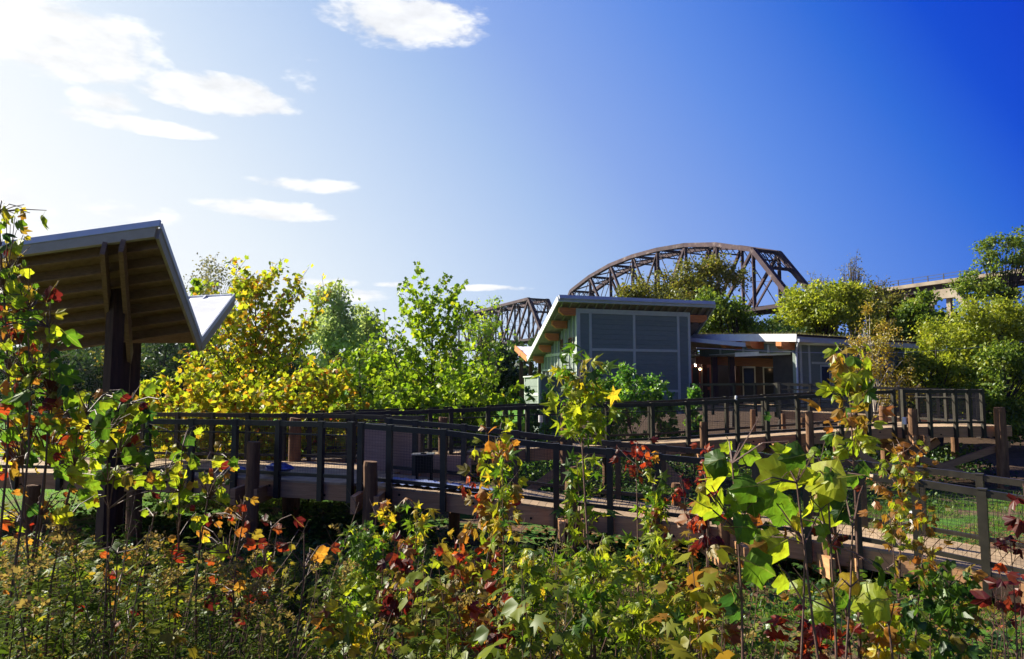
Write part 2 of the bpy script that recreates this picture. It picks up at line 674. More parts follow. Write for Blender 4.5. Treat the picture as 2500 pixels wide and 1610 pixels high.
# merged leaves -------------------------------------------------------
DIAMOND = (np.array([(0, 0, 0), (.32, .45, .06), (0, 1, -.08), (-.32, .45, .06)], dtype=np.float32), [(0, 1, 2), (0, 2, 3)])
LANCE = (np.array([(0, 0, 0), (.07, .4, .02), (0, .55, 0), (-.07, .4, .02), (0, 1, -.22)], dtype=np.float32), [(0, 1, 2), (0, 2, 3), (1, 4, 2), (2, 4, 3)])
STAR = (np.array([(0, 0, 0), (.16, .25, .02), (.52, .22, -.06), (.26, .48, .02), (.46, .85, -.08), (.1, .62, .03), (0, 1.1, -.1), (-.1, .62, .03), (-.46, .85, -.08), (-.26, .48, .02), (-.52, .22, -.06), (-.16, .25, .02)], dtype=np.float32),
        [(0, 1, 11), (1, 2, 3), (1, 3, 5), (3, 4, 5), (5, 6, 7), (7, 8, 9), (7, 9, 11), (9, 10, 11), (1, 5, 7), (1, 7, 11)])
LOBE = (np.array([(0, 0, 0), (.42, .22, .05), (.5, .6, -.05), (.18, .68, .04), (0, 1, -.12), (-.18, .68, .04), (-.5, .6, -.05), (-.42, .22, .05)], dtype=np.float32),
        [(0, 1, 3), (1, 2, 3), (0, 3, 4), (0, 4, 5), (0, 5, 7), (5, 6, 7)])
OVAL = (np.array([(0, 0, 0), (.26, .3, .05), (.24, .66, .03), (0, 1, -.1), (-.24, .66, .03), (-.26, .3, .05)], dtype=np.float32),
        [(0, 1, 2), (0, 2, 3), (0, 3, 4), (0, 4, 5)])
BLADE = (np.array([(-.03, 0, 0), (.03, 0, 0), (.022, .55, .05), (-.022, .55, .05), (0, 1, .28)], dtype=np.float32), [(0, 1, 2), (0, 2, 3), (3, 2, 4)])


def nrmz(a):
    return a / np.maximum(1e-6, np.linalg.norm(a, axis=1, keepdims=True))


def scatter(name, tmpl, pos, tip, nrm, size, tint, mat, parent=None, kind=None):
    V, Fc = tmpl
    pos = np.asarray(pos, np.float32)
    n = len(pos)
    y = nrmz(np.asarray(tip, np.float32))
    x = np.cross(y, np.asarray(nrm, np.float32))
    x = nrmz(x + 1e-5)
    z = np.cross(x, y)
    s = np.broadcast_to(np.asarray(size, np.float32), (n,))[:, None, None]
    P = pos[:, None, :] + s * (V[None, :, 0:1] * x[:, None, :] + V[None, :, 1:2] * y[:, None, :] + V[None, :, 2:3] * z[:, None, :])
    P = P.reshape(-1, 3)
    k = len(V)
    T = np.array(Fc, np.int32)
    A = (T[None, :, :] + (np.arange(n, dtype=np.int32) * k)[:, None, None]).reshape(-1)
    me = bpy.data.meshes.new('leaves')
    me.vertices.add(len(P))
    me.vertices.foreach_set('co', P.astype(np.float32).ravel())
    nf = n * len(T)
    me.loops.add(nf * 3)
    me.loops.foreach_set('vertex_index', A)
    me.polygons.add(nf)
    me.polygons.foreach_set('loop_start', np.arange(0, nf * 3, 3, dtype=np.int32))
    at_ = me.attributes.new('tint', 'FLOAT', 'POINT')
    at_.data.foreach_set('value', np.repeat(np.clip(np.asarray(tint, np.float32), 0, 1), k))
    me.materials.append(mat)
    me.update(calc_edges=True)
    return link(name, me, None, parent, kind)


def runit(n):
    return nrmz(rng.normal(size=(n, 3)))


# ------------------------------------------------------------------ ground
def ground():
    def axis(a, b):
        f = np.arange(a, b, .5)
        far = np.array([0, 3, 8, 18, 40, 90, 200, 420, 800])
        return np.concatenate([(a - 1 - far)[::-1], f, b + 1 + far])
    xs, ys = axis(-24, 26), axis(-4, 44)
    X, Y = np.meshgrid(xs, ys)
    Z = .05 * np.sin(X * 1.7 + 2 * np.sin(Y * .9)) * np.cos(Y * 1.3 + X * .4) + .03 * np.sin(X * 4.1 + Y * 3.3)
    Z -= .04
    V = np.stack([X, Y, Z], -1).reshape(-1, 3)
    nx, ny = len(xs), len(ys)
    Fc = [(j * nx + i, j * nx + i + 1, (j + 1) * nx + i + 1, (j + 1) * nx + i) for j in range(ny - 1) for i in range(nx - 1)]
    mt, N, L = nodes('earth and lawn')
    out = N.new('ShaderNodeOutputMaterial')
    b = N.new('ShaderNodeBsdfPrincipled')
    b.inputs['Roughness'].default_value = .95
    b.inputs['Specular IOR Level'].default_value = .1
    L.new(b.outputs[0], out.inputs[0])
    g = N.new('ShaderNodeNewGeometry')
    n1 = N.new('ShaderNodeTexNoise')
    n1.inputs['Scale'].default_value = 6
    n1.inputs['Detail'].default_value = 8
    n1.inputs['Roughness'].default_value = .7
    L.new(g.outputs['Position'], n1.inputs['Vector'])
    dirt = ramp_node(N, [(.3, .05, .03, .02), (.5, .13, .078, .05), (.7, .24, .15, .10)])
    L.new(n1.outputs[0], dirt.inputs[0])
    n2 = N.new('ShaderNodeTexNoise')
    n2.inputs['Scale'].default_value = 1.1
    n2.inputs['Detail'].default_value = 5
    L.new(g.outputs['Position'], n2.inputs['Vector'])
    grass = ramp_node(N, [(.3, .035, .09, .015), (.55, .07, .16, .022), (.75, .13, .20, .04)])
    L.new(n1.outputs[0], grass.inputs[0])
    pm = ramp_node(N, [(.42, 0, 0, 0), (.56, 1, 1, 1)])
    L.new(n2.outputs[0], pm.inputs[0])
    m1 = N.new('ShaderNodeMix')
    m1.data_type = 'RGBA'
    L.new(pm.outputs[0], m1.inputs[0])
    L.new(dirt.outputs[0], m1.inputs[6])
    L.new(grass.outputs[0], m1.inputs[7])
    sp = N.new('ShaderNodeSeparateXYZ')
    L.new(g.outputs['Position'], sp.inputs[0])
    mr = N.new('ShaderNodeMapRange')
    mr.inputs['From Min'].default_value = 17
    mr.inputs['From Max'].default_value = 22
    L.new(sp.outputs[1], mr.inputs['Value'])
    lawn = ramp_node(N, [(.3, .07, .20, .02), (.7, .14, .31, .035)])
    L.new(n2.outputs[0], lawn.inputs[0])
    m2 = N.new('ShaderNodeMix')
    m2.data_type = 'RGBA'
    mx = N.new('ShaderNodeMath')
    mx.operation = 'LESS_THAN'
    mx.inputs[1].default_value = 2.0
    L.new(sp.outputs[0], mx.inputs[0])
    mm = N.new('ShaderNodeMath')
    mm.operation = 'MULTIPLY'
    L.new(mx.outputs[0], mm.inputs[0])
    L.new(mr.outputs[0], mm.inputs[1])
    L.new(mm.outputs[0], m2.inputs[0])
    L.new(m1.outputs[2], m2.inputs[6])
    L.new(lawn.outputs[0], m2.inputs[7])
    far = N.new('ShaderNodeMapRange')
    far.inputs['From Min'].default_value = 19.5
    far.inputs['From Max'].default_value = 22
    L.new(sp.outputs[1], far.inputs['Value'])
    inv = N.new('ShaderNodeMath')
    inv.operation = 'SUBTRACT'
    inv.inputs[0].default_value = 1.0
    L.new(mx.outputs[0], inv.inputs[1])
    fm = N.new('ShaderNodeMath')
    fm.operation = 'MULTIPLY'
    L.new(inv.outputs[0], fm.inputs[0])
    L.new(far.outputs[0], fm.inputs[1])
    shade_soil = ramp_node(N, [(.3, .035, .022, .015), (.7, .10, .065, .04)])  # bare earth, darkened in colour to stand in for the trees' shade
    L.new(n1.outputs[0], shade_soil.inputs[0])
    m3 = N.new('ShaderNodeMix')
    m3.data_type = 'RGBA'
    L.new(fm.outputs[0], m3.inputs[0])
    L.new(m2.outputs[2], m3.inputs[6])
    L.new(shade_soil.outputs[0], m3.inputs[7])
    L.new(m3.outputs[2], b.inputs['Base Color'])
    bp = N.new('ShaderNodeBump')
    bp.inputs['Strength'].default_value = .7
    bp.inputs['Distance'].default_value = .06
    L.new(n1.outputs[0], bp.inputs['Height'])
    L.new(bp.outputs[0], b.inputs['Normal'])
    link('ground', mesh(V, Fc, mt, True), None, None, 'structure')


ground()


# ------------------------------------------------------------------ bridge far behind
def bridge_xy(Y):
    return Vector((104.2 - .49 * Y, Y, 0))


BW = Vector((.90, .44, 0)) * 6.4


def truss(label, ys, tops, deck=17.0):
    """ys: stations from the near end; tops: top chord heights above ground for inner stations"""
    root = thing('truss_span', label, 'bridge', bridge_xy(ys[0]), 'steel truss spans over the river')
    n = len(ys)
    rust, dk = M['rust'], M['steel2']
    for side in (0, 1):
        off = BW * side
        bot = [bridge_xy(y) + off + Vector((0, 0, deck)) for y in ys]
        top = {k: bridge_xy(ys[k]) + off + Vector((0, 0, tops[k - 1])) for k in range(1, n - 1)}
        for k in range(n - 1):
            bar('bottom_chord', bot[k], bot[k + 1], .5, .6, dk, root)
        for k in range(1, n - 2):
            bar('top_chord', top[k], top[k + 1], .95, .85, rust, root)
        bar('end_post', bot[0], top[1], .95, .85, rust, root)
        bar('end_post', bot[-1], top[n - 2], .95, .85, rust, root)
        mid = (n - 1) / 2
        for k in range(1, n - 1):
            bar('vertical_post', bot[k], top[k], .55, .46, rust, root)
        for k in range(1, n - 2):
            a, b = (top[k], bot[k + 1]) if k + .5 < mid else (top[k + 1], bot[k])
            if abs(k + .5 - mid) < .1:
                bar('diagonal', top[k], bot[k + 1], .34, .3, rust, root)
                bar('diagonal', top[k + 1], bot[k], .34, .3, rust, root)
            else:
                bar('diagonal', a, b, .58, .48, rust, root)
                c, d = (top[k + 1], bot[k]) if k + .5 < mid else (top[k], bot[k + 1])
                bar('counter_rod', c, d, .13, .13, dk, root)
            bar('mid_strut', (bot[k] + top[k]) / 2, (bot[k + 1] + top[k + 1]) / 2, .08, .08, dk, root)
        for k in (0, n - 2):
            t = top[1] if k == 0 else top[n - 2]
            o = bot[0] if k == 0 else bot[-1]
            v = bot[1] if k == 0 else bot[n - 2]
            bar('sub_strut', (t + o) / 2, v, .3, .3, rust, root)
    # lateral bracing between the two planes
    for k in range(1, n - 1):
        a = bridge_xy(ys[k]) + Vector((0, 0, tops[k - 1]))
        b = a + BW
        bar('cross_strut', a, b, .4, .55, dk, root)
        a2, b2 = a - Vector((0, 0, 1.6)), b - Vector((0, 0, 1.6))
        bar('sway_strut', a2, b2, .22, .25, dk, root)
        g = Geo()
        for j in range(4):
            p, q = a.lerp(b, j / 4), a.lerp(b, (j + 1) / 4)
            p2, q2 = a2.lerp(b2, j / 4), a2.lerp(b2, (j + 1) / 4)
            g.box(p, q2, .1, .1)
            g.box(q, p2, .1, .1)
        g.build('sway_lattice', dk, root)
        if k < n - 2:
            c = bridge_xy(ys[k + 1]) + Vector((0, 0, tops[k]))
            d = c + BW
            bar('lateral_brace', a, d, .24, .28, dk, root)
            bar('lateral_brace', b, c, .24, .28, dk, root)
    # portal at the near end, curved knee
    for (i0, k) in ((0, 1), (n - 1, n - 2)):
        o, t = bridge_xy(ys[i0]) + Vector((0, 0, deck)), bridge_xy(ys[k]) + Vector((0, 0, tops[k - 1]))
        p = o.lerp(t, .66)
        bar('portal_beam', p, p + BW, .35, .55, dk, root)
        g = Geo()
        for j in range(5):
            a, b = t + BW * (j / 5), t + BW * ((j + 1) / 5)
            a2, b2 = p + BW * (j / 5), p + BW * ((j + 1) / 5)
            g.box(a, b2, .13, .13)
            g.box(b, a2, .13, .13)
        g.build('portal_lattice', dk, root)
        q = o.lerp(t, .42)
        for j in (0, 1):
            s = 1 if j == 0 else -1
            e = BW * j
            m1 = o.lerp(t, .56) + e + BW * (s * .07)
            bar('knee_brace', q + e, m1, .25, .25, dk, root)
            bar('knee_brace', m1, p + e + BW * (s * .25), .25, .25, dk, root)
    # deck
    a, b = bridge_xy(ys[0]) + BW * .5 + Vector((0, 0, deck + .25)), bridge_xy(ys[-1]) + BW * .5 + Vector((0, 0, deck + .25))
    bar('bridge_deck', a, b, 5.6, .5, M['steel2'], root)
    for k in range(n):
        p = bridge_xy(ys[k]) + Vector((0, 0, deck - .25))
        bar('floor_beam', p, p + BW, .4, .8, M['steel2'], root)
    return root


def bridge():
    Y1 = [114.7 + 8.2 * k for k in range(10)]
    T1 = [27.9, 30.6, 32.2, 32.9, 33.0, 32.4, 30.9, 28.4]
    truss('rusty camelback truss span with an arched top chord above the grey building', Y1, T1)
    Y2 = [194 + 8.4 * k for k in range(9)]
    truss('rusty flat-topped truss span, farther and lower, beside the tall green tree', Y2, [29.2] * 7)
    for y, nm in ((114, 'pale bridge pier under the near end of the arched truss'), (191.3, 'bridge pier standing between the arched and the flat truss'), (263, 'bridge pier under the far end of the flat truss')):
        p = bridge_xy(y)
        r = thing('bridge_pier', nm, 'pier', p)
        a = p + BW * .5
        bar('pier_shaft', a + Vector((0, 0, -.5)), a + Vector((0, 0, 15.6)), 7, 3, M['concrete'], r, up=BW)
        bar('pier_cap', a + Vector((0, 0, 15.605)), a + Vector((0, 0, 16.3)), 8.2, 3.8, M['concrete'], r, up=BW)
    # approach viaduct on the right
    r = thing('viaduct', 'pale concrete approach viaduct with slanting legs rising above the trees', 'viaduct', bridge_xy(90))
    H = 17.6
    a, b = bridge_xy(113), bridge_xy(62)
    up = Vector((0, 0, 1))
    bar('deck_slab', a + BW * .5 + up * (H - .25), b + BW * .5 + up * (H - .25), 6.6, .5, M['concrete'], r)
    for sd in (0.04, .96):
        bar('girder', a + BW * (.1 + .8 * sd) + up * (H - .95), b + BW * (.1 + .8 * sd) + up * (H - .95), .4, .85, M['steel2'], r)  # dark steel colour stands in for the shade below the slab
    bar('girder', a + BW * .5 + up * (H - 1.0), b + BW * .5 + up * (H - 1.0), 2.6, .9, M['steel2'], r)
    nP = 26
    for k in range(nP):
        p = a.lerp(b, (k + .5) / nP) + BW * .02 + up * H
        bar('rail_post', p, p + up * .85, .1, .1, M['rail'], r, up=BW)
    for h in (.4, .8):
        bar('hand_rail', a + BW * .02 + up * (H + h), b + BW * .02 + up * (H + h), .06, .06, M['rail'], r)
    for y in (104.5, 97.4, 92, 80.5, 70):
        for sd in (.06, .94):
            p = bridge_xy(y) + BW * sd
            bar('column', p, p + up * (H - 1.58), .55, .55, M['concrete'], r, up=BW)
        p = bridge_xy(y)
        bar('cap_beam', p + up * (H - 2.2) - BW * .05, p + BW * 1.05 + up * (H - 2.2), .7, .7, M['concrete'], r)
    for y in (92,):
        p = bridge_xy(y) + up * (H - 2.0) - BW * .03
        u = (bridge_xy(91) - bridge_xy(92)).normalized()
        bar('gusset', p - u * 1.6, p + u * 1.6, .62, 1.3, M['concrete'], r)
        for s in (-1, 1):
            bar('slanting_leg', p + u * s * 1.2 - up * .2, p + u * s * 6.8 - up * 6.4, .6, .6, M['concrete'], r)


bridge()


# ------------------------------------------------------------------ thin autumn haze
def haze():
    mt, N, L = nodes('haze air')
    out = N.new('ShaderNodeOutputMaterial')
    v = N.new('ShaderNodeVolumePrincipled')
    v.inputs['Color'].default_value = (.86, .92, 1.0, 1)
    v.inputs['Density'].default_value = HAZE
    v.inputs['Anisotropy'].default_value = .72
    L.new(v.outputs[0], out.inputs['Volume'])
    V = [(x, y, z) for x in (-900, 900) for y in (-900, 900) for z in (-1.3, 38)]
    Fc = [(0, 1, 3, 2), (4, 6, 7, 5), (0, 4, 5, 1), (2, 3, 7, 6), (0, 2, 6, 4), (1, 5, 7, 3)]
    link('haze', mesh(V, Fc, mt), None, None, 'stuff')


HAZE = 0.00010
haze()


# ------------------------------------------------------------------ building with butterfly roof
UP = Vector((0, 0, 1))


def main_building():
    A0 = at(1411, 945, 31.6)
    A0.z = 0
    ux = Vector((.956, .294, 0))
    uy = Vector((-.318, .948, 0))
    Lf, Ls = 5.95, 4.6
    z0, zt = 1.7, 6.62

    def P(u, v, z):
        q = A0 + ux * u + uy * v
        return Vector((q.x, q.y, z))
    r = thing('nature_center', 'grey-green clapboard building with an upswept butterfly roof and orange beams', 'building', (A0.x, A0.y, 0))
    RHL, RHR, RVL = at(1363, 724, 31), at(1742, 739, 33.4), at(1288, 872, 36)
    RHR.z = RHL.z
    RVR = RHR + (RVL - RHL)
    RVR.x += .6
    FWL = at(1259, 846, 39.5)
    FWR = FWL + (RVR - RVL)
    n1 = (RHR - RHL).cross(RVL - RHL).normalized()
    if n1.z < 0:
        n1 = -n1

    def roof_z(p):
        d = p - RHL
        return RHL.z - (n1.x * d.x + n1.y * d.y) / n1.z
    th = .2

    def slab(name, quad, n, t, mat, par):
        V, Fc = prism(quad, -n * t)
        return link(name, mesh(V, Fc, mat), None, par)
    roof = slab('roof', [RHL, RHR, RVR, RVL], n1, .10, M['metalroof'], r)
    slab('soffit', [p - n1 * .103 for p in (RHL.lerp(RVR, .01), RHR.lerp(RVL, .01), RVR.lerp(RHL, .01), RVL.lerp(RHR, .01))], n1, .06, M['soffit'], roof)
    n2 = (RVR - RVL).cross(FWL - RVL).normalized()
    if n2.z < 0:
        n2 = -n2
    roof2 = slab('roof', [RVL + UP * .004, RVR + UP * .004, FWR, FWL], n2, .16, M['white'], r)
    # fascia and gutter
    bar('fascia', RHL - n1 * .2 + (RHL - RHR).normalized() * .02, RHR - n1 * .2, .05, .18, M['trim'], roof, up=n1)
    bar('gutter', RHL - n1 * .05 - uy * .07, RHR - n1 * .05 - uy * .07, .12, .19, M['gutter'], roof, up=n1)
    bar('rake_board', RHL - n1 * .12 - ux * .03, RVL - n1 * .12 - ux * .03, .05, .26, M['white'], roof, up=n1)
    bar('rake_board', RHR - n1 * .12 + ux * .03, RVR - n1 * .12 + ux * .03, .05, .26, M['trim'], roof, up=n1)
    bar('rake_board', RVL - n2 * .1 - ux * .03, FWL - n2 * .1 - ux * .03, .05, .3, M['glulam'], roof2, up=n2)
    # rafters seen under the front overhang
    k = 0
    for i in range(19):
        t = (i + .5) / 19
        a, b = RHL.lerp(RHR, t), RVL.lerp(RVR, t)
        d = (b - a).normalized()
        bar('rafter', a + d * .1 - n1 * .23, a + d * 1.6 - n1 * .23, .05, .14, M['soffit'], roof, up=n1)
    # walls
    zl = [roof_z(P(0, v, 0)) - .30 for v in (0, Ls)]
    fw = link('front_wall', mesh(*prism([P(0, .03, z0), P(Lf, .03, z0), P(Lf, .03, zt), P(0, .03, zt)], uy * .2), M['siding']), None, r)
    sw = link('side_wall', mesh(*prism([P(.03, .24, z0), P(.03, Ls, z0), P(.03, Ls, zl[1]), P(.03, .24, zl[0] - .1)], ux * .2), M['siding']), None, r)
    link('side_wall', mesh(*prism([P(Lf - .23, .24, z0), P(Lf - .23, Ls, z0), P(Lf - .23, Ls, roof_z(P(Lf, Ls, 0)) - .3), P(Lf - .23, .24, zt)], ux * .2), M['siding']), None, r)
    link('back_wall', mesh(*prism([P(.25, Ls - .2, z0), P(Lf - .25, Ls - .2, z0), P(Lf - .25, Ls - .2, zl[1] - .1), P(.25, Ls - .2, zl[1] - .1)], uy * .15), M['siding']), None, r)

    def u_of(px):
        k_ = (px - 1250) / (F / math.cos(PITCH)) * 1.0
        k_ = at(px, 880, 1.0).x
        return (k_ * A0.y - A0.x) / (ux.x - k_ * ux.y)
    cols = [0.0, u_of(1442), u_of(1549), u_of(1657), Lf]
    for i, u in enumerate(cols):
        w = .13
        uu = min(max(u, w / 2), Lf - w / 2)
        bar('trim_board', P(uu, 0, z0), P(uu, 0, zt - .2), w, .05, M['trim'], fw, up=uy)
    bar('trim_board', P(0, -.004, zt - .09), P(Lf, -.004, zt - .09), .05, .22, M['trim'], fw)
    zmid = at(1549, 856, 32.6).z
    zlow = at(1650, 955, 33.2).z
    for z in (zmid, zlow):
        for a, b in ((1, 2), (2, 3)):
            bar('trim_board', P(cols[a] + .07, -.002, z), P(cols[b] - .07, -.002, z), .045, .12, M['trim'], fw)
    ch = .235
    for c in range(4):
        a, b = cols[c] + (.13 if c == 0 else .07), cols[c + 1] - (.13 if c == 3 else .07)
        z = z0
        while z < zt - .24:
            M_ = frame(P(a, .012, z + ch / 2), P(b, .012, z + ch / 2), .022, ch - .008, UP)
            M_ = M_ @ Matrix.Rotation(-.012, 4, 'X')
            link('siding_board', cube(M['siding']), M_, fw)
            z += ch
    # side wall: lapped boards and battens
    z = z0
    while z < zl[0] - .25:
        vmax = Ls
        lo, hi = .05, Ls
        # board stops where the roof line comes down to it
        v = Ls
        while v > .3 and roof_z(P(0, v, 0)) - .36 < z + ch:
            v -= .05
        if v > .4:
            link('siding_board', cube(M['siding']), frame(P(.012, .06, z + ch / 2), P(.012, v, z + ch / 2), .022, ch - .012, UP), sw)
        z += ch
    for i in range(11):
        v = .02 + i * .455
        zz = roof_z(P(0, v, 0)) - .33
        bar('batten', P(-.012, v, z0), P(-.012, v, zz), .035 if i else .11, .07 if i else .11, M['trim'], sw, up=ux)
    zs = at(1380, 865, 33.5).z
    bar('trim_board', P(-.02, .1, zs), P(-.02, Ls - .6, zs), .04, .14, M['trim'], sw)
    for v in (.45, .75, 1.75):
        zc = zs + .42
        w = link('window', mesh(*prism([P(-.045, v, zc - .3), P(-.045, v + .26, zc - .3), P(-.045, v + .26, zc + .3), P(-.045, v, zc + .3)], ux * .05), M['door']), None, r)
        bar('pane', P(-.05, v + .05, zc), P(-.05, v + .21, zc), .012, .5, M['glass'], w)
    w = link('window', mesh(*prism([P(-.045, Ls - 1.2, 2.5), P(-.045, Ls - .15, 2.5), P(-.045, Ls - .15, 3.9), P(-.045, Ls - 1.2, 3.9)], ux * .05), M['trim']), None, r)
    for k in range(2):
        v = Ls - 1.13 + k * .5
        bar('pane', P(-.05, v, 3.2), P(-.05, v + .42, 3.2), .012, 1.25, M['glass'], w)
    # orange beams under the roof, ends cut at a slant
    def beam(v, u0, u1, dz):
        z1 = roof_z(P(u0 + .5, v, 0)) - .30 - dz
        h = .36
        s = -1 if u0 < 0 else 1
        e = u0 if u0 < 0 else u1
        i = u1 if u0 < 0 else u0
        prof = [P(i, v, z1), P(e, v, z1), P(e, v, z1 - h * .55), P(e - s * .22, v, z1 - h), P(i, v, z1 - h)]
        link('roof_beam', mesh(*prism(prof, uy * .16), M['glulam']), None, r)
    for i in range(5):
        v = .02 + i * 1.05
        best = -1.0
        for k in range(201):
            p = RHL.lerp(RVL, k / 200)
            d_ = p - A0
            det = ux.x * uy.y - ux.y * uy.x
            uu = (d_.x * uy.y - d_.y * uy.x) / det
            vv = (ux.x * d_.y - ux.y * d_.x) / det
            if vv <= v:
                best = uu
        beam(v, best + .16, -.05, .0)
    beam(.05, Lf + .01, Lf + 1.0, .12)
    # dark timber posts carrying the low far wing of the roof
    for px, Y in ((1273, 37.5), (1296, 38.3), (1318, 39.0)):
        b = at(px, 980, Y)
        zt_ = at(px, 884, Y).z
        bar('roof_post', Vector((b.x, b.y, 0)), Vector((b.x, b.y, zt_)), .2, .2, M['post'], r)
    # ledger under far wing
    a, b = at(1268, 862, 37.8), at(1330, 880, 39.0)
    bar('edge_beam', a, b, .14, .32, M['glulam'], r)
    return A0, ux, uy


def screen_box():
    """low clapboard enclosure left of the building"""
    a, b = at(1316, 917, 30.5), at(1387, 921, 31.3)
    c = at(1282, 926, 33)
    r = thing('screen_enclosure', 'low pale green clapboard enclosure left of the grey wall', 'enclosure', (a.x, a.y, 0))
    ztop = a.z
    d = b + (c - a)
    for (p, q, nm) in ((a, b, 'front_panel'), (c, a, 'side_panel')):
        p, q = Vector((p.x, p.y, 0)), Vector((q.x, q.y, 0))
        e = (q - p).normalized()
        n = Vector((-e.y, e.x, 0))
        w = link(nm, mesh(*prism([p + UP * .3, q + UP * .3, q + UP * (ztop - .06), p + UP * (ztop - .06)], n * .1), M['siding']), None, r)
        z = .5
        while z < ztop - .25:
            bar('siding_board', p - n * .01 + UP * (z + .11) + e * .06, q - n * .01 + UP * (z + .11) - e * .06, .02, .215, M['siding'], w)
            z += .23
        for s in (p + e * .04, q - e * .04):
            bar('corner_trim', s - n * .015 + UP * .3, s - n * .015 + UP * (ztop - .06), .05, .09, M['trim'], w, up=e)
        bar('cap_board', p - n * .03 + UP * (ztop - .03), q - n * .03 + UP * (ztop - .03), .14, .06, M['trim'], w)
        bar('trim_board', p - n * .025 + UP * (ztop - .85), q - n * .025 + UP * (ztop - .85), .03, .12, M['trim'], w)


def porch_and_wing():
    r = thing('east_wing', 'low grey wing with a planted roof and bright white roof edge', 'building', flat(1960, 32, 0))
    C = at(1945, 833, 30)
    Fv = at(1684, 821, 36)
    R = at(2236, 849, 35.2)
    R.z = C.z
    Fv.z = C.z + .45
    C2 = C
    D = R + (Fv - C)
    n = (R - C).cross(Fv - C).normalized()
    if n.z < 0:
        n = -n
    roof = link('roof', mesh(*prism([C + n * .02, R + n * .02, D + n * .02, Fv + n * .02], n * .2), M['gutter']), None, r)
    bar('roof_edge', C + n * .14, Fv + n * .14, .06, .34, M['white'], roof, up=n)
    e = (R - C).normalized()
    f = (Fv - C).normalized()
    bar('gutter', C + n * .03 - f * .08, R + n * .03 - f * .08, .13, .14, M['gutter'], roof, up=n)
    bar('roof_tray', C + n * .26 - f * .02, R + n * .26 - f * .02, .04, .1, M['steel2'], roof, up=n)
    # planted roof: short dry sedum
    m = 9000
    a, b = rng.random(m), rng.random(m)
    base = np.array(C + n * .22)[None] + np.outer(a, np.array(R - C)) + np.outer(b, np.array(Fv - C))
    tip = np.tile([0, 0, 1.0], (m, 1)) + rng.normal(size=(m, 3)) * .5
    scatter('roof_planting', LANCE, base, tip, runit(m), rng.uniform(.08, .26, m), rng.random(m), leafmat('sedum', [(.09, .07, .03), (.16, .13, .05), (.13, .16, .04)], .3), roof, 'stuff')
    # walls
    zb = 1.6
    inset = .55
    Wc = C + e * .4 + f * .35
    We = R - e * .5 + f * .35
    Wl = Fv - f * .3 + e * .4
    zt = C.z - .12
    q = lambda p, z: Vector((p.x, p.y, z))
    fw = link('front_wall', mesh(*prism([q(Wc + e * .21, zb), q(We, zb), q(We, zt), q(Wc + e * .21, zt)], f * .2), M['siding']), None, r)
    zc = at(1795, 869, 33.5).z + .06
    lw = link('side_wall', mesh(*prism([q(Wc, zc), q(Wl, zc), q(Wl, zt + .4), q(Wc, zt)], e * .2), M['siding']), None, r)
    Wd = Wc + e * .35
    link('side_wall', mesh(*prism([q(Wd, zb), q(Wd + f * 1.6, zb), q(Wd + f * 1.6, zc - .01), q(Wd, zc - .01)], e * .2), M['shadewall']), None, r)
    bar('corner_post', q(Wc + e * .1 + f * .1, zb), q(Wc + e * .1 + f * .1, zc - .01), .2, .2, M['siding'], r, up=e)
    rw = link('side_wall', mesh(*prism([q(We - e * .2, zb), q(We - e * .2 + f * 6, zb), q(We - e * .2 + f * 6, zt + .35), q(We - e * .2, zt)], e * .2), M['siding']), None, r)
    z = zb
    Lw = (We - Wc).length
    while z < zt - .2:
        bar('siding_board', q(Wc, z + .11) + e * .24 - f * .012, q(We, z + .11) - e * .12 - f * .012, .02, .22, M['siding'], fw)
        z += .235
    for t in (.03, .10, .985):
        p = Wc.lerp(We, t)
        bar('trim_board', q(p, zb) - f * .03, q(p, zt) - f * .03, .12, .04, M['trim'], fw, up=f)
    p1, p2 = Wc.lerp(We, .12), Wc.lerp(We, .97)
    zw = at(2010, 888, 32).z
    bar('trim_board', q(p1, zw) - f * .035, q(p2, zw) - f * .035, .04, .1, M['trim'], fw)
    for t in (.19, .29, .62, .74):
        p = Wc.lerp(We, t)
        w = link('window', mesh(*prism([q(p, 2.4) - f * .04, q(p + e * .72, 2.4) - f * .04, q(p + e * .72, zw - .08) - f * .04, q(p, zw - .08) - f * .04], f * .05), M['trim']), None, r)
        bar('pane', q(p + e * .08, (2.4 + zw - .08) / 2) - f * .045, q(p + e * .64, (2.4 + zw - .08) / 2) - f * .045, .014, zw - .08 - 2.56, M['glass'], w)
    # lit strip panels and beams on the left wall
    for k, t in enumerate((.06, .32, .56)):
        p = C.lerp(Fv, t)
        prof = [p + e * .42 - UP * .02, p - e * .55 - UP * .02, p - e * .55 - UP * .22, p - e * .38 - UP * .36, p + e * .42 - UP * .36]
        link('roof_beam', mesh(*prism([v - UP * .03 for v in prof], f * .3), M['glulam']), None, r)
    for t in (.02, .25, .5, .75):
        p = Wc.lerp(Wl, t)
        bar('trim_board', q(p, zc) - e * .03, q(p, zt + .3 * t) - e * .03, .1, .04, M['trim'], lw, up=e)
    # downspout at the near corner
    g = Geo()
    d0 = C + e * .05 - f * .05
    g.tube([d0 - UP * .02, d0 - UP * .2 + e * .1 + f * .12, q(Wc, C.z - .5) - f * .08 - e * .08, q(Wc, 1.2) - f * .08 - e * .08], .05, 8)
    g.build('downspout', M['gutter'], r)
    # small flood light under the eave
    p = Wc.lerp(We, .22)
    fl = bar('flood_light', q(p, zt - .5) - f * .05, q(p, zt - .42) - f * .4, .3, .08, M['gutter'], r)

    # porch between the two blocks
    pr = thing('porch', 'deep shaded porch with orange beams and dark posts between building and wing', 'porch', flat(1800, 34, 0))
    a, b = at(1686, 834, 34.2), at(1820, 847, 32.6)
    back = Vector((-.38, .92, 0)) * 6
    rf = link('porch_roof', mesh(*prism([a, b, b + back, a + back], UP * .12), M['soffit']), None, pr)
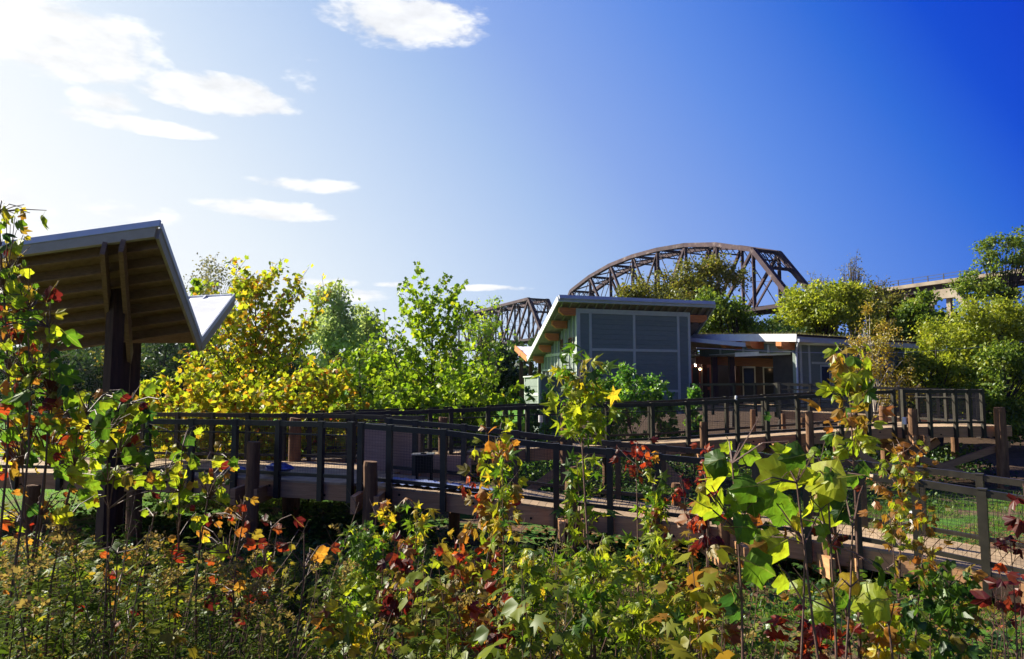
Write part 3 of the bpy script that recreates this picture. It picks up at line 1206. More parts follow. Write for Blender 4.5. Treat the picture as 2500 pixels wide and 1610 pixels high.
    link('roof_sheet', mesh(*prism([v + UP * .123 for v in (a, b, b + back, a + back)], UP * .04), M['metalroof']), None, rf)
    bar('gutter', a + UP * .08 - Vector((0, .08, 0)), b + UP * .08 - Vector((0, .08, 0)), .14, .2, M['gutter'], rf)
    a2, b2 = at(1795, 869, 33.5), at(1940, 871, 31.2)
    b2.z = a2.z
    rf2 = link('porch_roof', mesh(*prism([a2, b2, b2 + back + UP * .05, a2 + back + UP * .05], UP * .08), M['soffit']), None, pr)
    link('roof_sheet', mesh(*prism([v + UP * .083 for v in (a2, b2, b2 + back + UP * .05, a2 + back + UP * .05)], UP * .04), M['metalroof']), None, rf2)
    bar('gutter', a2 + UP * .05 - Vector((0, .08, 0)), b2 + UP * .05 - Vector((0, .08, 0)), .14, .2, M['white'], rf2)
    bar('porch_beam', at(1700, 880, 36), at(1930, 888, 33.4), .2, .42, M['glulam'], pr)
    bar('porch_beam', at(1806, 842, 33.2), at(1735, 882, 38.5), .2, .4, M['glulam'], pr)
    fl_z = 2.05
    bar('porch_floor', flat(1684, 36.5, fl_z - .1), flat(1990, 34.2, fl_z - .1), 7, .2, M['plank'], pr)
    wa, wb = flat(1660, 39.8, fl_z), flat(1990, 37.6, fl_z)
    bw = link('porch_wall', mesh(*prism([wa, wb, wb + UP * 2.85, wa + UP * 2.85], Vector((0, .2, 0))), M['shadewall']), None, pr)
    for px, Y in ((1745, 34.6), (1787, 34.0), (1720, 37.5), (1800, 38.6)):
        p = flat(px, Y, fl_z)
        bar('porch_post', p, Vector((p.x, p.y, at(px, 872, Y).z)), .26, .26, M['post'], pr)
    wdir = (wb - wa).normalized()
    wn = Vector((wdir.y, -wdir.x, 0))
    for px0, px1 in ((1687, 1711), (1713, 1737)):
        p0 = wa + wdir * ((at(px0, 930, 1).x * wa.y - wa.x) / (wdir.x - at(px0, 930, 1).x * wdir.y))
        p1 = wa + wdir * ((at(px1, 930, 1).x * wa.y - wa.x) / (wdir.x - at(px1, 930, 1).x * wdir.y))
        p0, p1 = q(p0, fl_z) + wn * .03, q(p1, fl_z) + wn * .03
        d = link('door', mesh(*prism([p0, p1, p1 + UP * 2.25, p0 + UP * 2.25], wn * .06), M['door']), None, pr)
        w = (p1 - p0).length
        for zz, hh in ((1.5, 1.1), (.5, .55)):
            bar('pane', p0 + wdir * .1 + wn * .065 + UP * zz, p1 - wdir * .1 + wn * .065 + UP * zz, .02, hh, M['glass'], d)
        h0 = (p1 - wdir * .06 if px0 < 1700 else p0 + wdir * .06) + wn * .1
        bar('handle', h0 + UP * .9, h0 + UP * 1.2, .03, .03, M['silver'], d)
    for px in (1806, 1852):
        p = q(wa.lerp(wb, (px - 1660) / 305), fl_z) + wn * .03
        d = link('window', mesh(*prism([p, p + wdir * .7, p + wdir * .7 + UP * 2.1, p + UP * 2.1], wn * .05), M['trim']), None, pr)
        bar('pane', p + wdir * .07 + wn * .055 + UP * 1.05, p + wdir * .63 + wn * .055 + UP * 1.05, .02, 1.9, M['glass'], d)
    # lamps that are on
    for px, py, Y, lab in ((1698, 893, 38.0, 'small lit porch lamp, upper one before the red-brown doors'), (1709, 902, 37.6, 'small lit porch lamp, lower one before the red-brown doors'), (1894, 897, 35.5, 'lit round porch lamp hanging alone beside the wing wall')):
        p = at(px, py, Y)
        lm = thing('porch_lamp', lab, 'lamp', p, 'lit porch lamps')
        g = Geo()
        g.tube([p + UP * .06, p + UP * .09, p + UP * .14], [.2 if px > 1800 else .1, .14 if px > 1800 else .08, .03], 12)
        g.build('lamp_shade', M['gutter'], lm)
        g = Geo()
        g.tube([p - UP * .05, p - UP * .03, p + UP * .02, p + UP * .055], [.015, .05, .055, .03], 10)
        g.build('bulb', M['lamp'], lm)
        g = Geo()
        g.tube([p + UP * .14, Vector((p.x, p.y, at(px, 862, Y).z))], .012, 6)
        g.build('hanger', M['rail'], lm)


main_building()
screen_box()
porch_and_wing()


# ------------------------------------------------------------------ boardwalk
def offset(pts, w):
    """points shifted to the left of travel by w (plan)"""
    out = []
    for i, p in enumerate(pts):
        ds = []
        if i > 0:
            ds.append((pts[i] - pts[i - 1]))
        if i < len(pts) - 1:
            ds.append((pts[i + 1] - pts[i]))
        ns = []
        for d in ds:
            d = Vector((d.x, d.y, 0)).normalized()
            ns.append(Vector((-d.y, d.x, 0)))
        if len(ns) == 2:
            b = (ns[0] + ns[1]).normalized()
            k = w / max(.4, b.dot(ns[0]))
        else:
            b, k = ns[0], w
        out.append(Vector(p) + b * k)
    return out


V3 = Vector


def walkway(name, label, pts, width, pw=.142):
    pts = [Vector(p) for p in pts]
    far = offset(pts, width)
    r = thing(name, label, 'boardwalk', (pts[0].x, pts[0].y, 0), 'boardwalk flights')
    for i in range(len(pts) - 1):
        a, b, c, d = pts[i], pts[i + 1], far[i], far[i + 1]
        n = max(1, round(((a - b).length + (c - d).length) / 2 / pw))
        for k in range(n):
            t = (k + .5) / n
            p, q = a.lerp(b, t), c.lerp(d, t)
            e = (q - p).normalized() * .03
            dirn = (b - a).lerp(d - c, .5).normalized()
            up = dirn.cross((q - p).normalized())
            if up.z < 0:
                up = -up
            wloc = ((a - b).length + (c - d).length) / 2 / n
            bar('plank', p - e - UP * (.02 + rnd.uniform(0, .003)), q + e - UP * (.02 + rnd.uniform(0, .003)), wloc - .007, .038, M['plank'], r, up=up)
        bar('edge_beam', a - UP * .185, b - UP * .185, .05, .285, M['timber'], r)
        bar('edge_beam', c - UP * .185, d - UP * .185, .05, .285, M['timber'], r)
        L_ = (b - a).length
        dn_ = (b - a).normalized()
        nn_ = V3((dn_.y, -dn_.x, 0)).normalized()
        for k in range(int(L_ / .9)):
            c0 = a.lerp(b, (k + .5) / max(1, int(L_ / .9))) - UP * (.12 + .12 * (k % 2))
            bar('bolt', c0 + nn_ * .02, c0 + nn_ * .045, .035, .035, M['black'], r)
        for t in (.33, .66):
            bar('joist', a.lerp(c, t) - UP * .15, b.lerp(d, t) - UP * .15, .05, .2, M['timber'], r)
    return r, pts, far


def s_at_px(pts, px):
    """point on the polyline whose picture column is px"""
    best, bp = 1e9, None
    for i in range(len(pts) - 1):
        for k in range(101):
            p = pts[i].lerp(pts[i + 1], k / 100)
            d = abs(proj(p)[0] - px)
            if d < best:
                best, bp = d, (i + k / 100)
    return bp


def pt(pts, s):
    i = min(int(s), len(pts) - 2)
    return pts[i].lerp(pts[i + 1], s - i)


def s_uniform(pts, step):
    out = []
    for i in range(len(pts) - 1):
        n = max(1, round((pts[i + 1] - pts[i]).length / step))
        out += [i + k / n for k in range(n)]
    return out + [len(pts) - 1.0]


def railing(label, pts, ss, side=-1, mat='rail', hand=True, H=1.07):
    """rail along pts; posts at parameters ss; side: which way is outside (-1 = right of travel)"""
    pts = offset([Vector(p) for p in pts], .065 * side * -1 if side > 0 else -.065)
    if side > 0:
        pts = offset(pts, .13)
    r = thing('railing', label, 'railing', (pts[0].x, pts[0].y, 0), 'dark mesh railings along the boardwalk')
    mt = M[mat]
    inner = offset(pts, .11 * (1 if side < 0 else -1))
    ss = sorted(set([s for s in ss]))
    for s in ss:
        p = pt(pts, s)
        i = min(int(s), len(pts) - 2)
        bar('rail_post', p - UP * .34, p + UP * (H + .035), .10, .10, mt, r, up=(pts[i + 1] - pts[i]))
        bar('post_cap', p + UP * (H + .036), p + UP * (H + .055), .115, .115, mt, r, up=(pts[i + 1] - pts[i]))
    knots = sorted(set(ss + [float(i) for i in range(int(math.ceil(ss[0])), int(ss[-1]) + 1)]))
    for a, b in zip(knots[:-1], knots[1:]):
        p, q = pt(pts, a), pt(pts, b)
        if (q - p).length < .05:
            continue
        d = (q - p).normalized()
        bar('top_rail', p + UP * (H - .01), q + UP * (H - .01), .07, .10, mt, r)
        bar('bottom_rail', p + UP * .12, q + UP * .12, .045, .065, mt, r)
        if hand:
            p2, q2 = pt(inner, a), pt(inner, b)
            bar('hand_rail', p2 + UP * .86, q2 + UP * .86, .03, .03, mt, r)
        g = Geo()
        lo, hi = .145, H - .04
        L = (q - p).length
        n = max(2, int(L / .052))
        t = .0036
        for k in range(1, n):
            c = p.lerp(q, k / n)
            g.tube([c + UP * lo, c + UP * hi], t / 2, 3, False)
        m = int((hi - lo) / .052)
        for k in range(m + 1):
            z = lo + (hi - lo) * k / m
            g.tube([p + UP * z, q + UP * z], t / 2, 3, False)
        g.build('wire_mesh', M['wire'], r)
    return r


def pile(parent, px, Y, ytop, rad=.14, zbase=-.15, mat='log'):
    p = at(px, ytop, Y)
    g = Geo()
    k = rnd.uniform(.96, 1.04)
    zt = p.z
    pts = [Vector((p.x + rnd.uniform(-.008, .008), p.y, zbase + (zt - zbase) * t)) for t in (0, .25, .5, .75, .96, 1)]
    g.tube(pts, [rad * k * 1.06, rad * k * 1.03, rad * k, rad * k * .98, rad * k * .96, rad * k * .9], 14)
    return g.build('pile', M[mat], parent)


V3 = Vector
# near edges, left to right; heights from the picture
plat = [V3((-15.5, 14.7, 1.27)), V3((-9.5, 14.1, 1.26)), V3((-5.2, 13.45, 1.25)), V3((-2.9, 12.75, 1.23))]
low = [V3((-2.86, 12.74, 1.23)), V3((-1.2, 12.42, 1.12)), V3((.85, 12.2, .88)), V3((3.35, 11.6, .69)), V3((5.3, 10.55, .60)), V3((6.0, 9.98, .55)), V3((6.68, 9.35, .47)), V3((8.2, 7.7, .27))]
upp = [at(735, 1127, 16.6), at(1000, 1112, 17.2), at(1310, 1094, 18.1), at(1650, 1081, 19.1), at(1946, 1060, 19.9), at(2185, 1043, 20.6)]
upp[0].z = 1.25
land = [upp[-1] + V3((.02, 0, 0)), at(2330, 1047, 21.0), at(2469, 1051, 21.4)]
for p_ in land:
    p_.z = upp[-1].z
third = [at(1905, 1000, 27.6), at(2060, 1010, 26.3), at(2200, 1022, 25.2), at(2390, 1040, 24.0)]
third[0].z, third[1].z, third[2].z, third[3].z = 2.05, 1.96, 1.87, land[0].z
landing_w = 2.6

w_plat, pA, pAf = walkway('boardwalk_platform', 'wide wooden boardwalk platform on the left under the canopy', plat, 2.9)
w_low, pB, pBf = walkway('boardwalk_ramp', 'lower wooden ramp descending to the near right corner', low, 1.55)
w_up, pC, pCf = walkway('boardwalk_ramp', 'upper wooden ramp climbing from the platform towards the right landing', upp, 1.6)
w_land, pD, pDf = walkway('boardwalk_landing', 'wooden turning landing at the right end of the upper ramp', land, landing_w)
w_third, pE, pEf = walkway('boardwalk_ramp', 'topmost wooden ramp leading back left to the building porch', third, 1.6)

# railings
railing('near railing of the left platform, dark with wire mesh', pA, [s_at_px(pA, x) for x in range(-60, 800, 106)] + [2.98], -1)
railing('near railing of the lower descending ramp, dark with wire mesh', pB, [s_at_px(pB, x) for x in (882, 953, 1085, 1225, 1361, 1490, 1610, 1727, 1850, 1975, 2100, 2245, 2412, 2600)], -1, hand=False)
railing('sunlit far railing of the lower descending ramp, olive with wire mesh', pBf, [s_at_px(pBf, x) for x in (905, 1010, 1130, 1260, 1390, 1510, 1620, 1740, 1860, 1980, 2110, 2254, 2398, 2570)], 1, hand=False)
railing('far railing of the left platform in front of the lawn', pAf, s_uniform(pAf, 1.0), 1)
railing('near railing of the upper ramp below the grey building', pC, [s_at_px(pC, x) for x in (753, 850, 945, 1048, 1100, 1190, 1286, 1378, 1480, 1593, 1677, 1720, 1797, 1872, 1945, 2051, 2117, 2180)], -1)
railing('far railing of the upper ramp, behind its near railing', pCf, s_uniform(pCf, 1.35), 1, hand=False)
lr = [pD[0].lerp(pD[1], .12), pD[1], pD[1].lerp(pD[2], .45)]
le = lr[-1]
bk = (pDf[1] - pD[1]).normalized()
railing('railing round the outer corner of the right landing', [lr[0], lr[1], le, le + bk * 1.3, le + bk * 2.5], [0, .5, 1.0, 1.5, 2.0, 3.0, 4.0], -1)
railing('sunlit near railing of the topmost ramp, below the low wing', pE, s_uniform(pE, 1.2), -1)
railing('far railing of the topmost ramp, close to the wing wall', pEf, s_uniform(pEf, 1.3), 1)
pr_ = [flat(1690, 32.6, 2.05), flat(1795, 31.0, 2.05), flat(1900, 29.0, 2.05)]
railing('porch railing in the shade in front of the doors', pr_, s_uniform(pr_, 1.3), -1, hand=False)

# piles and bracing
for (par, lst) in ((w_low, ((905, 12.15, 1127, .13), (1395, 11.9, 1140, .11), (1765, 11.1, 1264, .10), (2022, 10.7, 1265, .11), (1110, 14.2, 1170, .11), (1650, 13.5, 1180, .10))),
                   (w_plat, ((620, 12.85, 1079, .12), (705, 15.9, 1150, .13), (330, 13.2, 1190, .14), (80, 13.6, 1185, .14), (962, 15.2, 1160, .14))),
                   (w_up, ((722, 16.35, 1021, .15), (1082, 17.1, 1019, .12), (1378, 17.9, 1010, .11), (1716, 18.9, 1030, .105), (1975, 19.5, 1005, .11), (1100, 19.2, 1080, .11), (1480, 20, 1070, .11), (1838, 21.3, 1000, .085), (1912, 22, 1010, .07))),
                   (w_land, ((2227, 20.3, 998, .14), (2156, 22.5, 992, .125), (2440, 21.0, 995, .16), (2330, 24, 1060, .12), (2040, 22.5, 1055, .10))),
                   (w_third, ((2060, 25.5, 1030, .14), (1960, 26.6, 1020, .14), (2200, 24.6, 1035, .15)))):
    for px, Y, yt, rad in lst:
        pile(par, px, Y, yt, rad)


def brace(par, a, b, w=.11, h=.19):
    bar('brace', at(*a), at(*b), w, h, M['timber'], par)


brace(w_up, (1612, 1125, 18.75), (1682, 1200, 18.75))
brace(w_up, (1590, 1197, 18.65), (1662, 1166, 18.65))
brace(w_up, (1290, 1200, 17.9), (1360, 1150, 17.9))
brace(w_up, (1760, 1170, 19.4), (1860, 1090, 19.4))
brace(w_up, (1880, 1090, 19.7), (1960, 1150, 19.7))
brace(w_up, (2050, 1078, 20.2), (2158, 1146, 20.2))
brace(w_up, (2040, 1150, 20.5), (2130, 1085, 20.5))
brace(w_land, (2237, 1116, 20.75), (2390, 1172, 21.0))
brace(w_land, (2255, 1155, 20.9), (2463, 1085, 21.3))
brace(w_land, (2240, 1112, 21.5), (2290, 1076, 21.5))
brace(w_land, (2165, 1090, 22.0), (2235, 1130, 21.4))


def capbeam(par, px, Y, z, w=.55):
    p = flat(px, Y, z)
    for s in (-1, 1):
        a = p + V3((-.17 * s - .02, -.02, 0))
        bar('cap_beam', V3((p.x + .2 * s, p.y - .35, z)), V3((p.x + .2 * s, p.y + 1.7, z)), .09, .3, M['timber'], par)


capbeam(w_low, 905, 12.35, .96)
capbeam(w_low, 1395, 12.0, .58)
capbeam(w_low, 1765, 11.2, .36)
capbeam(w_low, 2022, 10.75, .30)
capbeam(w_plat, 620, 13.1, .98)
capbeam(w_up, 1716, 19.0, 1.10)
capbeam(w_land, 2227, 20.5, 1.42)
capbeam(w_up, 1905, 19.4, 1.25)


# ------------------------------------------------------------------ canopy on the left
def canopy():
    HR = at(384, 560, 11.0)
    HLa = at(50, 606, 11.0)
    VR = at(485, 838, 14.0)
    e = (HLa - HR)
    HL = HR + e * 2.2
    d = VR - HR
    n = e.cross(d).normalized()
    if n.z < 0:
        n = -n
    c = n.dot(HR)

    def onplane(px, py, lift=0):
        rr = ray(px, py)
        rr = rr / rr.y
        o = V3((0, 0, EYE))
        t = (c + lift - n.dot(o)) / n.dot(rr)
        return o + rr * t
    VLa = onplane(120, 839)
    VL = VR + (VLa - VR) * 1.9
    FR = at(567, 729, 17.0)
    FLa = at(450, 732, 17.5)
    FLa.z = FR.z
    FL = FR + (FLa - FR).normalized() * 6.5
    r = thing('canopy', 'tan winged shade canopy with butterfly roof over the left platform', 'canopy', (-7.05, 12.1, 0))
    w1 = link('roof_wing', mesh(*prism([HR, HL, VL, VR], n * .05), M['canwood']), None, r)
    link('roof_sheet', mesh(*prism([HR + n * .052, HL + n * .052, VL + n * .052, VR + n * .052], n * .03), M['metalroof']), None, w1)
    n2 = (VL - VR).cross(FR - VR).normalized()
    if n2.z < 0:
        n2 = -n2
    w2 = link('roof_wing', mesh(*prism([VR + n2 * .003, VL + n2 * .003, FL, FR], n2 * .05), M['canwood']), None, r)
    link('roof_sheet', mesh(*prism([VR + n2 * .054, VL + n2 * .054, FL + n2 * .052, FR + n2 * .052], n2 * .03), M['white']), None, w2)
    for k in range(1, 12):
        t = .04 + k * .10
        a, b = VR.lerp(VL, t * .9), FR.lerp(FL, t * .9)
        bar('standing_seam', a + n2 * .105, b + n2 * .105, .04, .05, M['white'], w2, up=n2)
    # fascia boards and metal edge
    en = e.normalized()
    dn = d.normalized()
    bar('fascia_board', HR - n * .10 - dn * .03, HL - n * .10 - dn * .03, .05, .22, M['canfascia'], w1, up=n)
    bar('metal_edge', HR + n * .07 - dn * .05 - en * .05, HL + n * .07 - dn * .05, .04, .13, M['gutter'], w1, up=n)
    bar('fascia_board', HR - n * .10 - en * .03, VR - n * .10 - en * .03, .05, .22, M['canfascia'], w1, up=n)
    bar('metal_edge', HR + n * .06 - en * .055, VR + n * .06 - en * .055, .03, .11, M['gutter'], w1, up=n)
    bar('fascia_board', VR - n2 * .08 - en * .03, FR - n2 * .08 - en * .03, .05, .2, M['canfascia'], w2, up=n2)
    bar('metal_edge', VR + n2 * .06 - en * .055, FR + n2 * .06 - en * .055, .03, .11, M['gutter'], w2, up=n2)
    bar('metal_edge', FR + n2 * .06, FL + n2 * .06, .05, .12, M['gutter'], w2, up=n2)
    # purlins along the high edge, cut by the valley
    for f in (.07, .19, .31, .43, .55, .67, .79):
        s = HR + d * f
        # crossing with the valley line
        best = 2.15
        for k in range(1, 200):
            q = s + e * (2.15 * k / 200)
            # valley line test: is q beyond the valley
            m = (VL - VR).cross(n)
            if (q - VR).dot(m) * (HR - VR).dot(m) < 0:
                best = 2.15 * k / 200
                break
        bar('purlin', s - n * .12, s + e * best - n * .12, .05, .2, M['canwood'], w1, up=n)
    # underside deck boards seams: sloping beams beside the posts
    for (p0, p1) in (((253, 606), (268, 800)), ((298, 600), (318, 874))):
        a, b = onplane(*p0, -.32), onplane(*p1, -.32)
        bar('sloping_beam', a, b, .07, .26, M['canwood'], r, up=n)
    # posts
    for (px, py, Y, w, nm) in ((286, 690, 12.1, .21, 0), (304, 800, 13.5, .18, 0), (326, 836, 14.6, .22, 0)):
        p = at(px, py, Y)
        b = V3((p.x, p.y, -.1))
        bar('post', b, p, w, w, M['post'], r, up=V3((.45, .89, 0)))
        if Y < 13:
            bar('post_saddle', p + UP * .003, p + UP * .32, w * .8, w * .8, M['gutter'], r, up=V3((.45, .89, 0)))
    return r


canopy()


# ------------------------------------------------------------------ things left on the platform
def clutter():
    a, b = at(880, 1034, 14.9), at(1026, 1040, 14.4)
    z0 = 1.18
    r = thing('plywood_board', 'pinkish plywood board standing on the lower ramp behind the railing', 'board', (a.x, a.y, z0))
    bar('board_face', V3((a.x, a.y, (z0 + a.z) / 2)), V3((b.x, b.y, (z0 + a.z) / 2)), .03, a.z - z0, M['ply'], r)
    bar('top_batten', V3((a.x, a.y - .03, a.z - .03)), V3((b.x, b.y - .03, a.z - .03)), .03, .08, M['canfascia'], r)
    a2, b2 = at(1030, 1072, 14.35), at(1150, 1085, 14.0)
    r2 = thing('plywood_board', 'lower plywood board beside the taller plywood board on the ramp', 'board', (a2.x, a2.y, 1.1))
    bar('board_face', V3((a2.x, a2.y, 1.08)) + UP * .25, V3((b2.x, b2.y, 1.08)) + UP * .25, .03, .55, M['ply'], r2)
    # tarp lying on the ramp
    V, Fc = [], []
    nx, ny = 26, 10
    for j in range(ny):
        for i in range(nx):
            s = .25 + 1.25 * i / (nx - 1)
            base = pt(pB, s)
            fb = pt(pBf, s)
            q = base.lerp(fb, .08 + .45 * j / (ny - 1))
            V.append(q + UP * (.02 + .03 * abs(math.sin(i * 1.3 + j * .8)) + rnd.uniform(0, .02)) + V3((rnd.uniform(-.02, .02), rnd.uniform(-.02, .02), 0)))
    for j in range(ny - 1):
        for i in range(nx - 1):
            Fc.append((j * nx + i, j * nx + i + 1, (j + 1) * nx + i + 1, (j + 1) * nx + i))
    o = link('tarp', mesh(V, Fc, M['tarp'], True), Matrix.Translation((0, 0, 0)))
    tag(o, 'crumpled pale blue tarp lying along the start of the lower ramp', 'tarp')
    # blue bags
    for px, Y, sc, lab in ((582, 13.9, .16, 'small crumpled blue plastic bag left of the log post'), (688, 13.8, .22, 'larger crumpled blue bag right of the log post')):
        c = flat(px, Y, 1.27 + sc * .5)
        V, Fc = [], []
        for j in range(7):
            for i in range(12):
                th, ph = math.pi * j / 6, 2 * math.pi * i / 12
                q = sc * rnd.uniform(.75, 1.1)
                V.append(c + V3((q * 1.3 * math.sin(th) * math.cos(ph), q * math.sin(th) * math.sin(ph), q * .55 * math.cos(th))))
        for j in range(6):
            for i in range(12):
                Fc.append((j * 12 + i, j * 12 + (i + 1) % 12, (j + 1) * 12 + (i + 1) % 12, (j + 1) * 12 + i))
        tag(link('plastic_bag', mesh(V, Fc, M['bluebag'])), lab, 'bag', 'blue bags on the platform')
    # tool case with metal lid
    c = flat(1038, 13.6, 1.12)
    r = thing('tool_box', 'black tool case with a metal top standing against the plywood board', 'tool box', c)
    bar('case', c + V3((-.16, 0, .38)), c + V3((.16, 0, .38)), .26, .34, M['black'], r)
    bar('lid', c + V3((-.24, 0, .562)), c + V3((.2, 0, .572)), .28, .022, M['silver'], r)
    bar('leg', c + V3((-.14, 0, 0)), c + V3((-.14, 0, .21)), .05, .05, M['black'], r)
    bar('leg', c + V3((.14, 0, 0)), c + V3((.14, 0, .21)), .05, .05, M['black'], r)
    bar('handle', c + V3((-.05, -.14, .585)), c + V3((.05, -.14, .585)), .03, .03, M['black'], r)
    # white step lights on posts
    for px, py, Y, lab in ((2208, 1028, 20.4, 'small white light box on the landing beside the thick log pile'), (2231, 1266, 10.9, 'white light box on the lower ramp railing post near the right'), (1320, 1022, 18.3, 'white cylinder light on the upper ramp post left of the sweetgum'), (1797, 972, 19.4, 'tiny white light on top of the upper railing below the doors')):
        p = at(px, py, Y)
        s = (.035 if px == 1797 else .06) if Y > 15 else .06
        r = thing('step_light', lab, 'light', p, 'white step lights on the railings')
        g = Geo()
        g.tube([p - UP * s * 1.8, p - UP * s * 1.6, p + UP * s * 1.5, p + UP * s * 1.8], [s * .8, s, s, s * .7], 10)
        g.build('housing', M['white'], r)
        bar('bracket', p + V3((0, .02, 0)), p + V3((0, .14, 0)), .03, .03, M['rail'], r)
    # overhead wire
    g = Geo()
    a, b = at(1700, 850, 27), at(2560, 826, 40)
    pts = [a.lerp(b, k / 20) - UP * (.5 * math.sin(math.pi * k / 20)) for k in range(21)]
    g.tube(pts, .012, 4)
    o = g.build('overhead_cable', M['gutter'])
    tag(o, 'thin pale overhead cable crossing the trees on the right', 'cable')


clutter()


# ------------------------------------------------------------------ trees
V3 = Vector


def crown_points(lobes, n, per=26, crad=.42, fill=.45):
    """lobes: (centre Vector, rx, ry, rz, weight). Clumps inside the lobes, leaves inside clumps."""
    w = np.array([l[4] for l in lobes], float)
    w /= w.sum()
    nc = max(4, n // per)
    idx = rng.choice(len(lobes), nc, p=w)
    c = np.array([list(l[0]) for l in lobes])[idx]
    R = np.array([[l[1], l[2], l[3]] for l in lobes])[idx]
    u = runit(nc) * (rng.random((nc, 1)) ** fill)
    C = c + u * R
    k = rng.integers(0, nc, n)
    rad = crad * np.minimum(1.0, R[:, 0].mean())
    P = C[k] + rng.normal(size=(n, 3)) * rad * np.array([1, 1, .7])
    return P, C, k, u


def px_lobes(lst, D, flatness=1.0):
    out = []
    for l in lst:
        px, py, rx, ry = l[:4]
        dd = D + (l[4] if len(l) > 4 else 0)
        c = at(px, py, dd)
        s = dd / F
        out.append((c, rx * s, rx * s * flatness, ry * s, rx * ry))
    return out


def tree(name, label, px, D, lobes, n, leaf, mat, trunk=.22, bark='bark', group='trees', tmpl=DIAMOND, crad=.42, per=26, limbs=None, cat='tree', fill=.45, flatness=1.0):
    L0 = px_lobes(lobes, D, flatness)
    L = []
    for (c_, a_, b_, h_, w_) in L0:
        for q_ in range(9):
            o_ = rvec()
            f_ = rnd.uniform(.22, .58)
            L.append((c_ + V3((o_.x * a_ * .85, o_.y * b_ * .85, o_.z * h_ * .9)), a_ * f_, b_ * f_, h_ * f_, w_ * f_ * f_ * rnd.uniform(.6, 1.5)))
    base = flat(px, D, -.1)
    r = thing(name, label, cat, base, group)
    top = max(l[0].z + l[3] * .5 for l in L)
    P, C, k, u = crown_points(L, n, per, crad, fill)
    P[:, 2] = np.maximum(P[:, 2], .15)
    g = Geo()
    tp = []
    lean = (L[0][0].x - base.x)
    for i in range(8):
        t = i / 7
        tp.append(V3((base.x + lean * t ** 1.5 + rnd.uniform(-.08, .08) * (i > 0), base.y + rnd.uniform(-.1, .1) * (i > 0), base.z + (top * .93 - base.z) * t)))
    rad = [trunk * (1.0 - .9 * (i / 7)) for i in range(8)]
    g.tube(tp, rad, 8)
    picks = rng.choice(len(C), min(len(C), limbs or 26), replace=False)
    for j in list(picks):
        c = V3(C[j])
        h = min(max(.12, (c.z * .62) / max(top, .1)), .85)
        s = h * 7
        i = min(int(s), 6)
        a = tp[i].lerp(tp[i + 1], s - i)
        m = a.lerp(c, .5) + UP * (c - a).length * .06 + rvec() * .12
        q = trunk * (1 - .9 * h)
        g.tube([a, m, c], [q * .45, q * .28, .012], 5, False)
    Rm = float(np.mean([l[1] for l in L0]))
    out_i = [j for j in rng.permutation(len(C)) if u[j][2] > -.25][:70]
    eP, eu, ek = [], [], []
    for j in out_i:
        c = V3(C[j])
        d_ = (V3(u[j]) + UP * .35 + rvec() * .45).normalized()
        ln = Rm * rnd.uniform(.25, .62)
        m_ = max(5, int(n / 1500))
        for w_ in range(m_):
            f_ = (w_ + .5) / m_
            eP.append(c + d_ * ln * f_ + rvec() * leaf * .5 + UP * (-.12 * ln * f_ * f_))
            eu.append(u[j])
            ek.append(j)
        g.tube([c, c + d_ * ln], [.014, .004], 3, False)
    if eP:
        P = np.concatenate([P, np.array(eP)])
        k = np.concatenate([k, np.array(ek)])
        n = len(P)
    g.build('trunk', M[bark], r)
    tip = rng.normal(size=(n, 3)) + np.array([0, 0, -.35])
    nr = u[k] * .5 + rng.normal(size=(n, 3)) * .8 + np.array([-.3, .1, .5])
    ct = rng.random(len(C))
    tint = .62 * ct[k] + .38 * rng.random(n)
    scatter('crown', tmpl, P, tip, nr, leaf * rng.uniform(.65, 1.25, n), tint, mat, r, None)
    return r


LM = {
    'syc_y': leafmat('sycamore autumn leaves', [(0, .15, .21, .012), (.32, .22, .29, .016), (.58, .38, .35, .022), (.76, .43, .25, .02), (.91, .36, .10, .02), (1, .24, .03, .015)], .55, 'attr', .05),
    'syc_g': leafmat('sycamore green leaves', [(0, .085, .17, .010), (.5, .19, .285, .015), (.86, .31, .37, .020), (.97, .42, .34, .03), (1, .32, .09, .02)], .55, 'attr', .05),
    'wood_g': leafmat('woodland leaves', [(0, .05, .10, .012), (.5, .13, .20, .02), (.85, .23, .27, .03), (1, .27, .22, .03)], .45, 'attr', .05),
    'wood_y': leafmat('yellow woodland leaves', [(0, .10, .15, .015), (.5, .25, .29, .02), (.9, .36, .36, .035), (1, .36, .26, .03)], .5, 'attr', .05),
    'wood_o': leafmat('olive woodland leaves', [(0, .06, .075, .012), (.5, .13, .14, .02), (.85, .22, .18, .03), (1, .28, .13, .03)], .45, 'attr', .05),
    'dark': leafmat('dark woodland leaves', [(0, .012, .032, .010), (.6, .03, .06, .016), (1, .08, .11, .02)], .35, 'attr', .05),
    'pale': leafmat('haze-tinted willow leaves', [(0, .20, .28, .09), (.6, .33, .40, .15), (1, .42, .47, .2)], .45, 'attr', .05),  # paleness stands in for haze over the far willows
    'grey': leafmat('thin greyish leaves', [(0, .10, .11, .07), (.6, .17, .16, .09), (1, .24, .19, .10)], .45, 'attr', .03),
    'birch': leafmat('birch leaves', [(0, .16, .15, .02), (.6, .33, .26, .03), (1, .34, .16, .03)], .5, 'attr', .06),
    'shrub': leafmat('glossy shrub leaves', [(0, .05, .15, .018), (.6, .12, .26, .025), (1, .26, .36, .03)], .5, 'attr', .09),
}


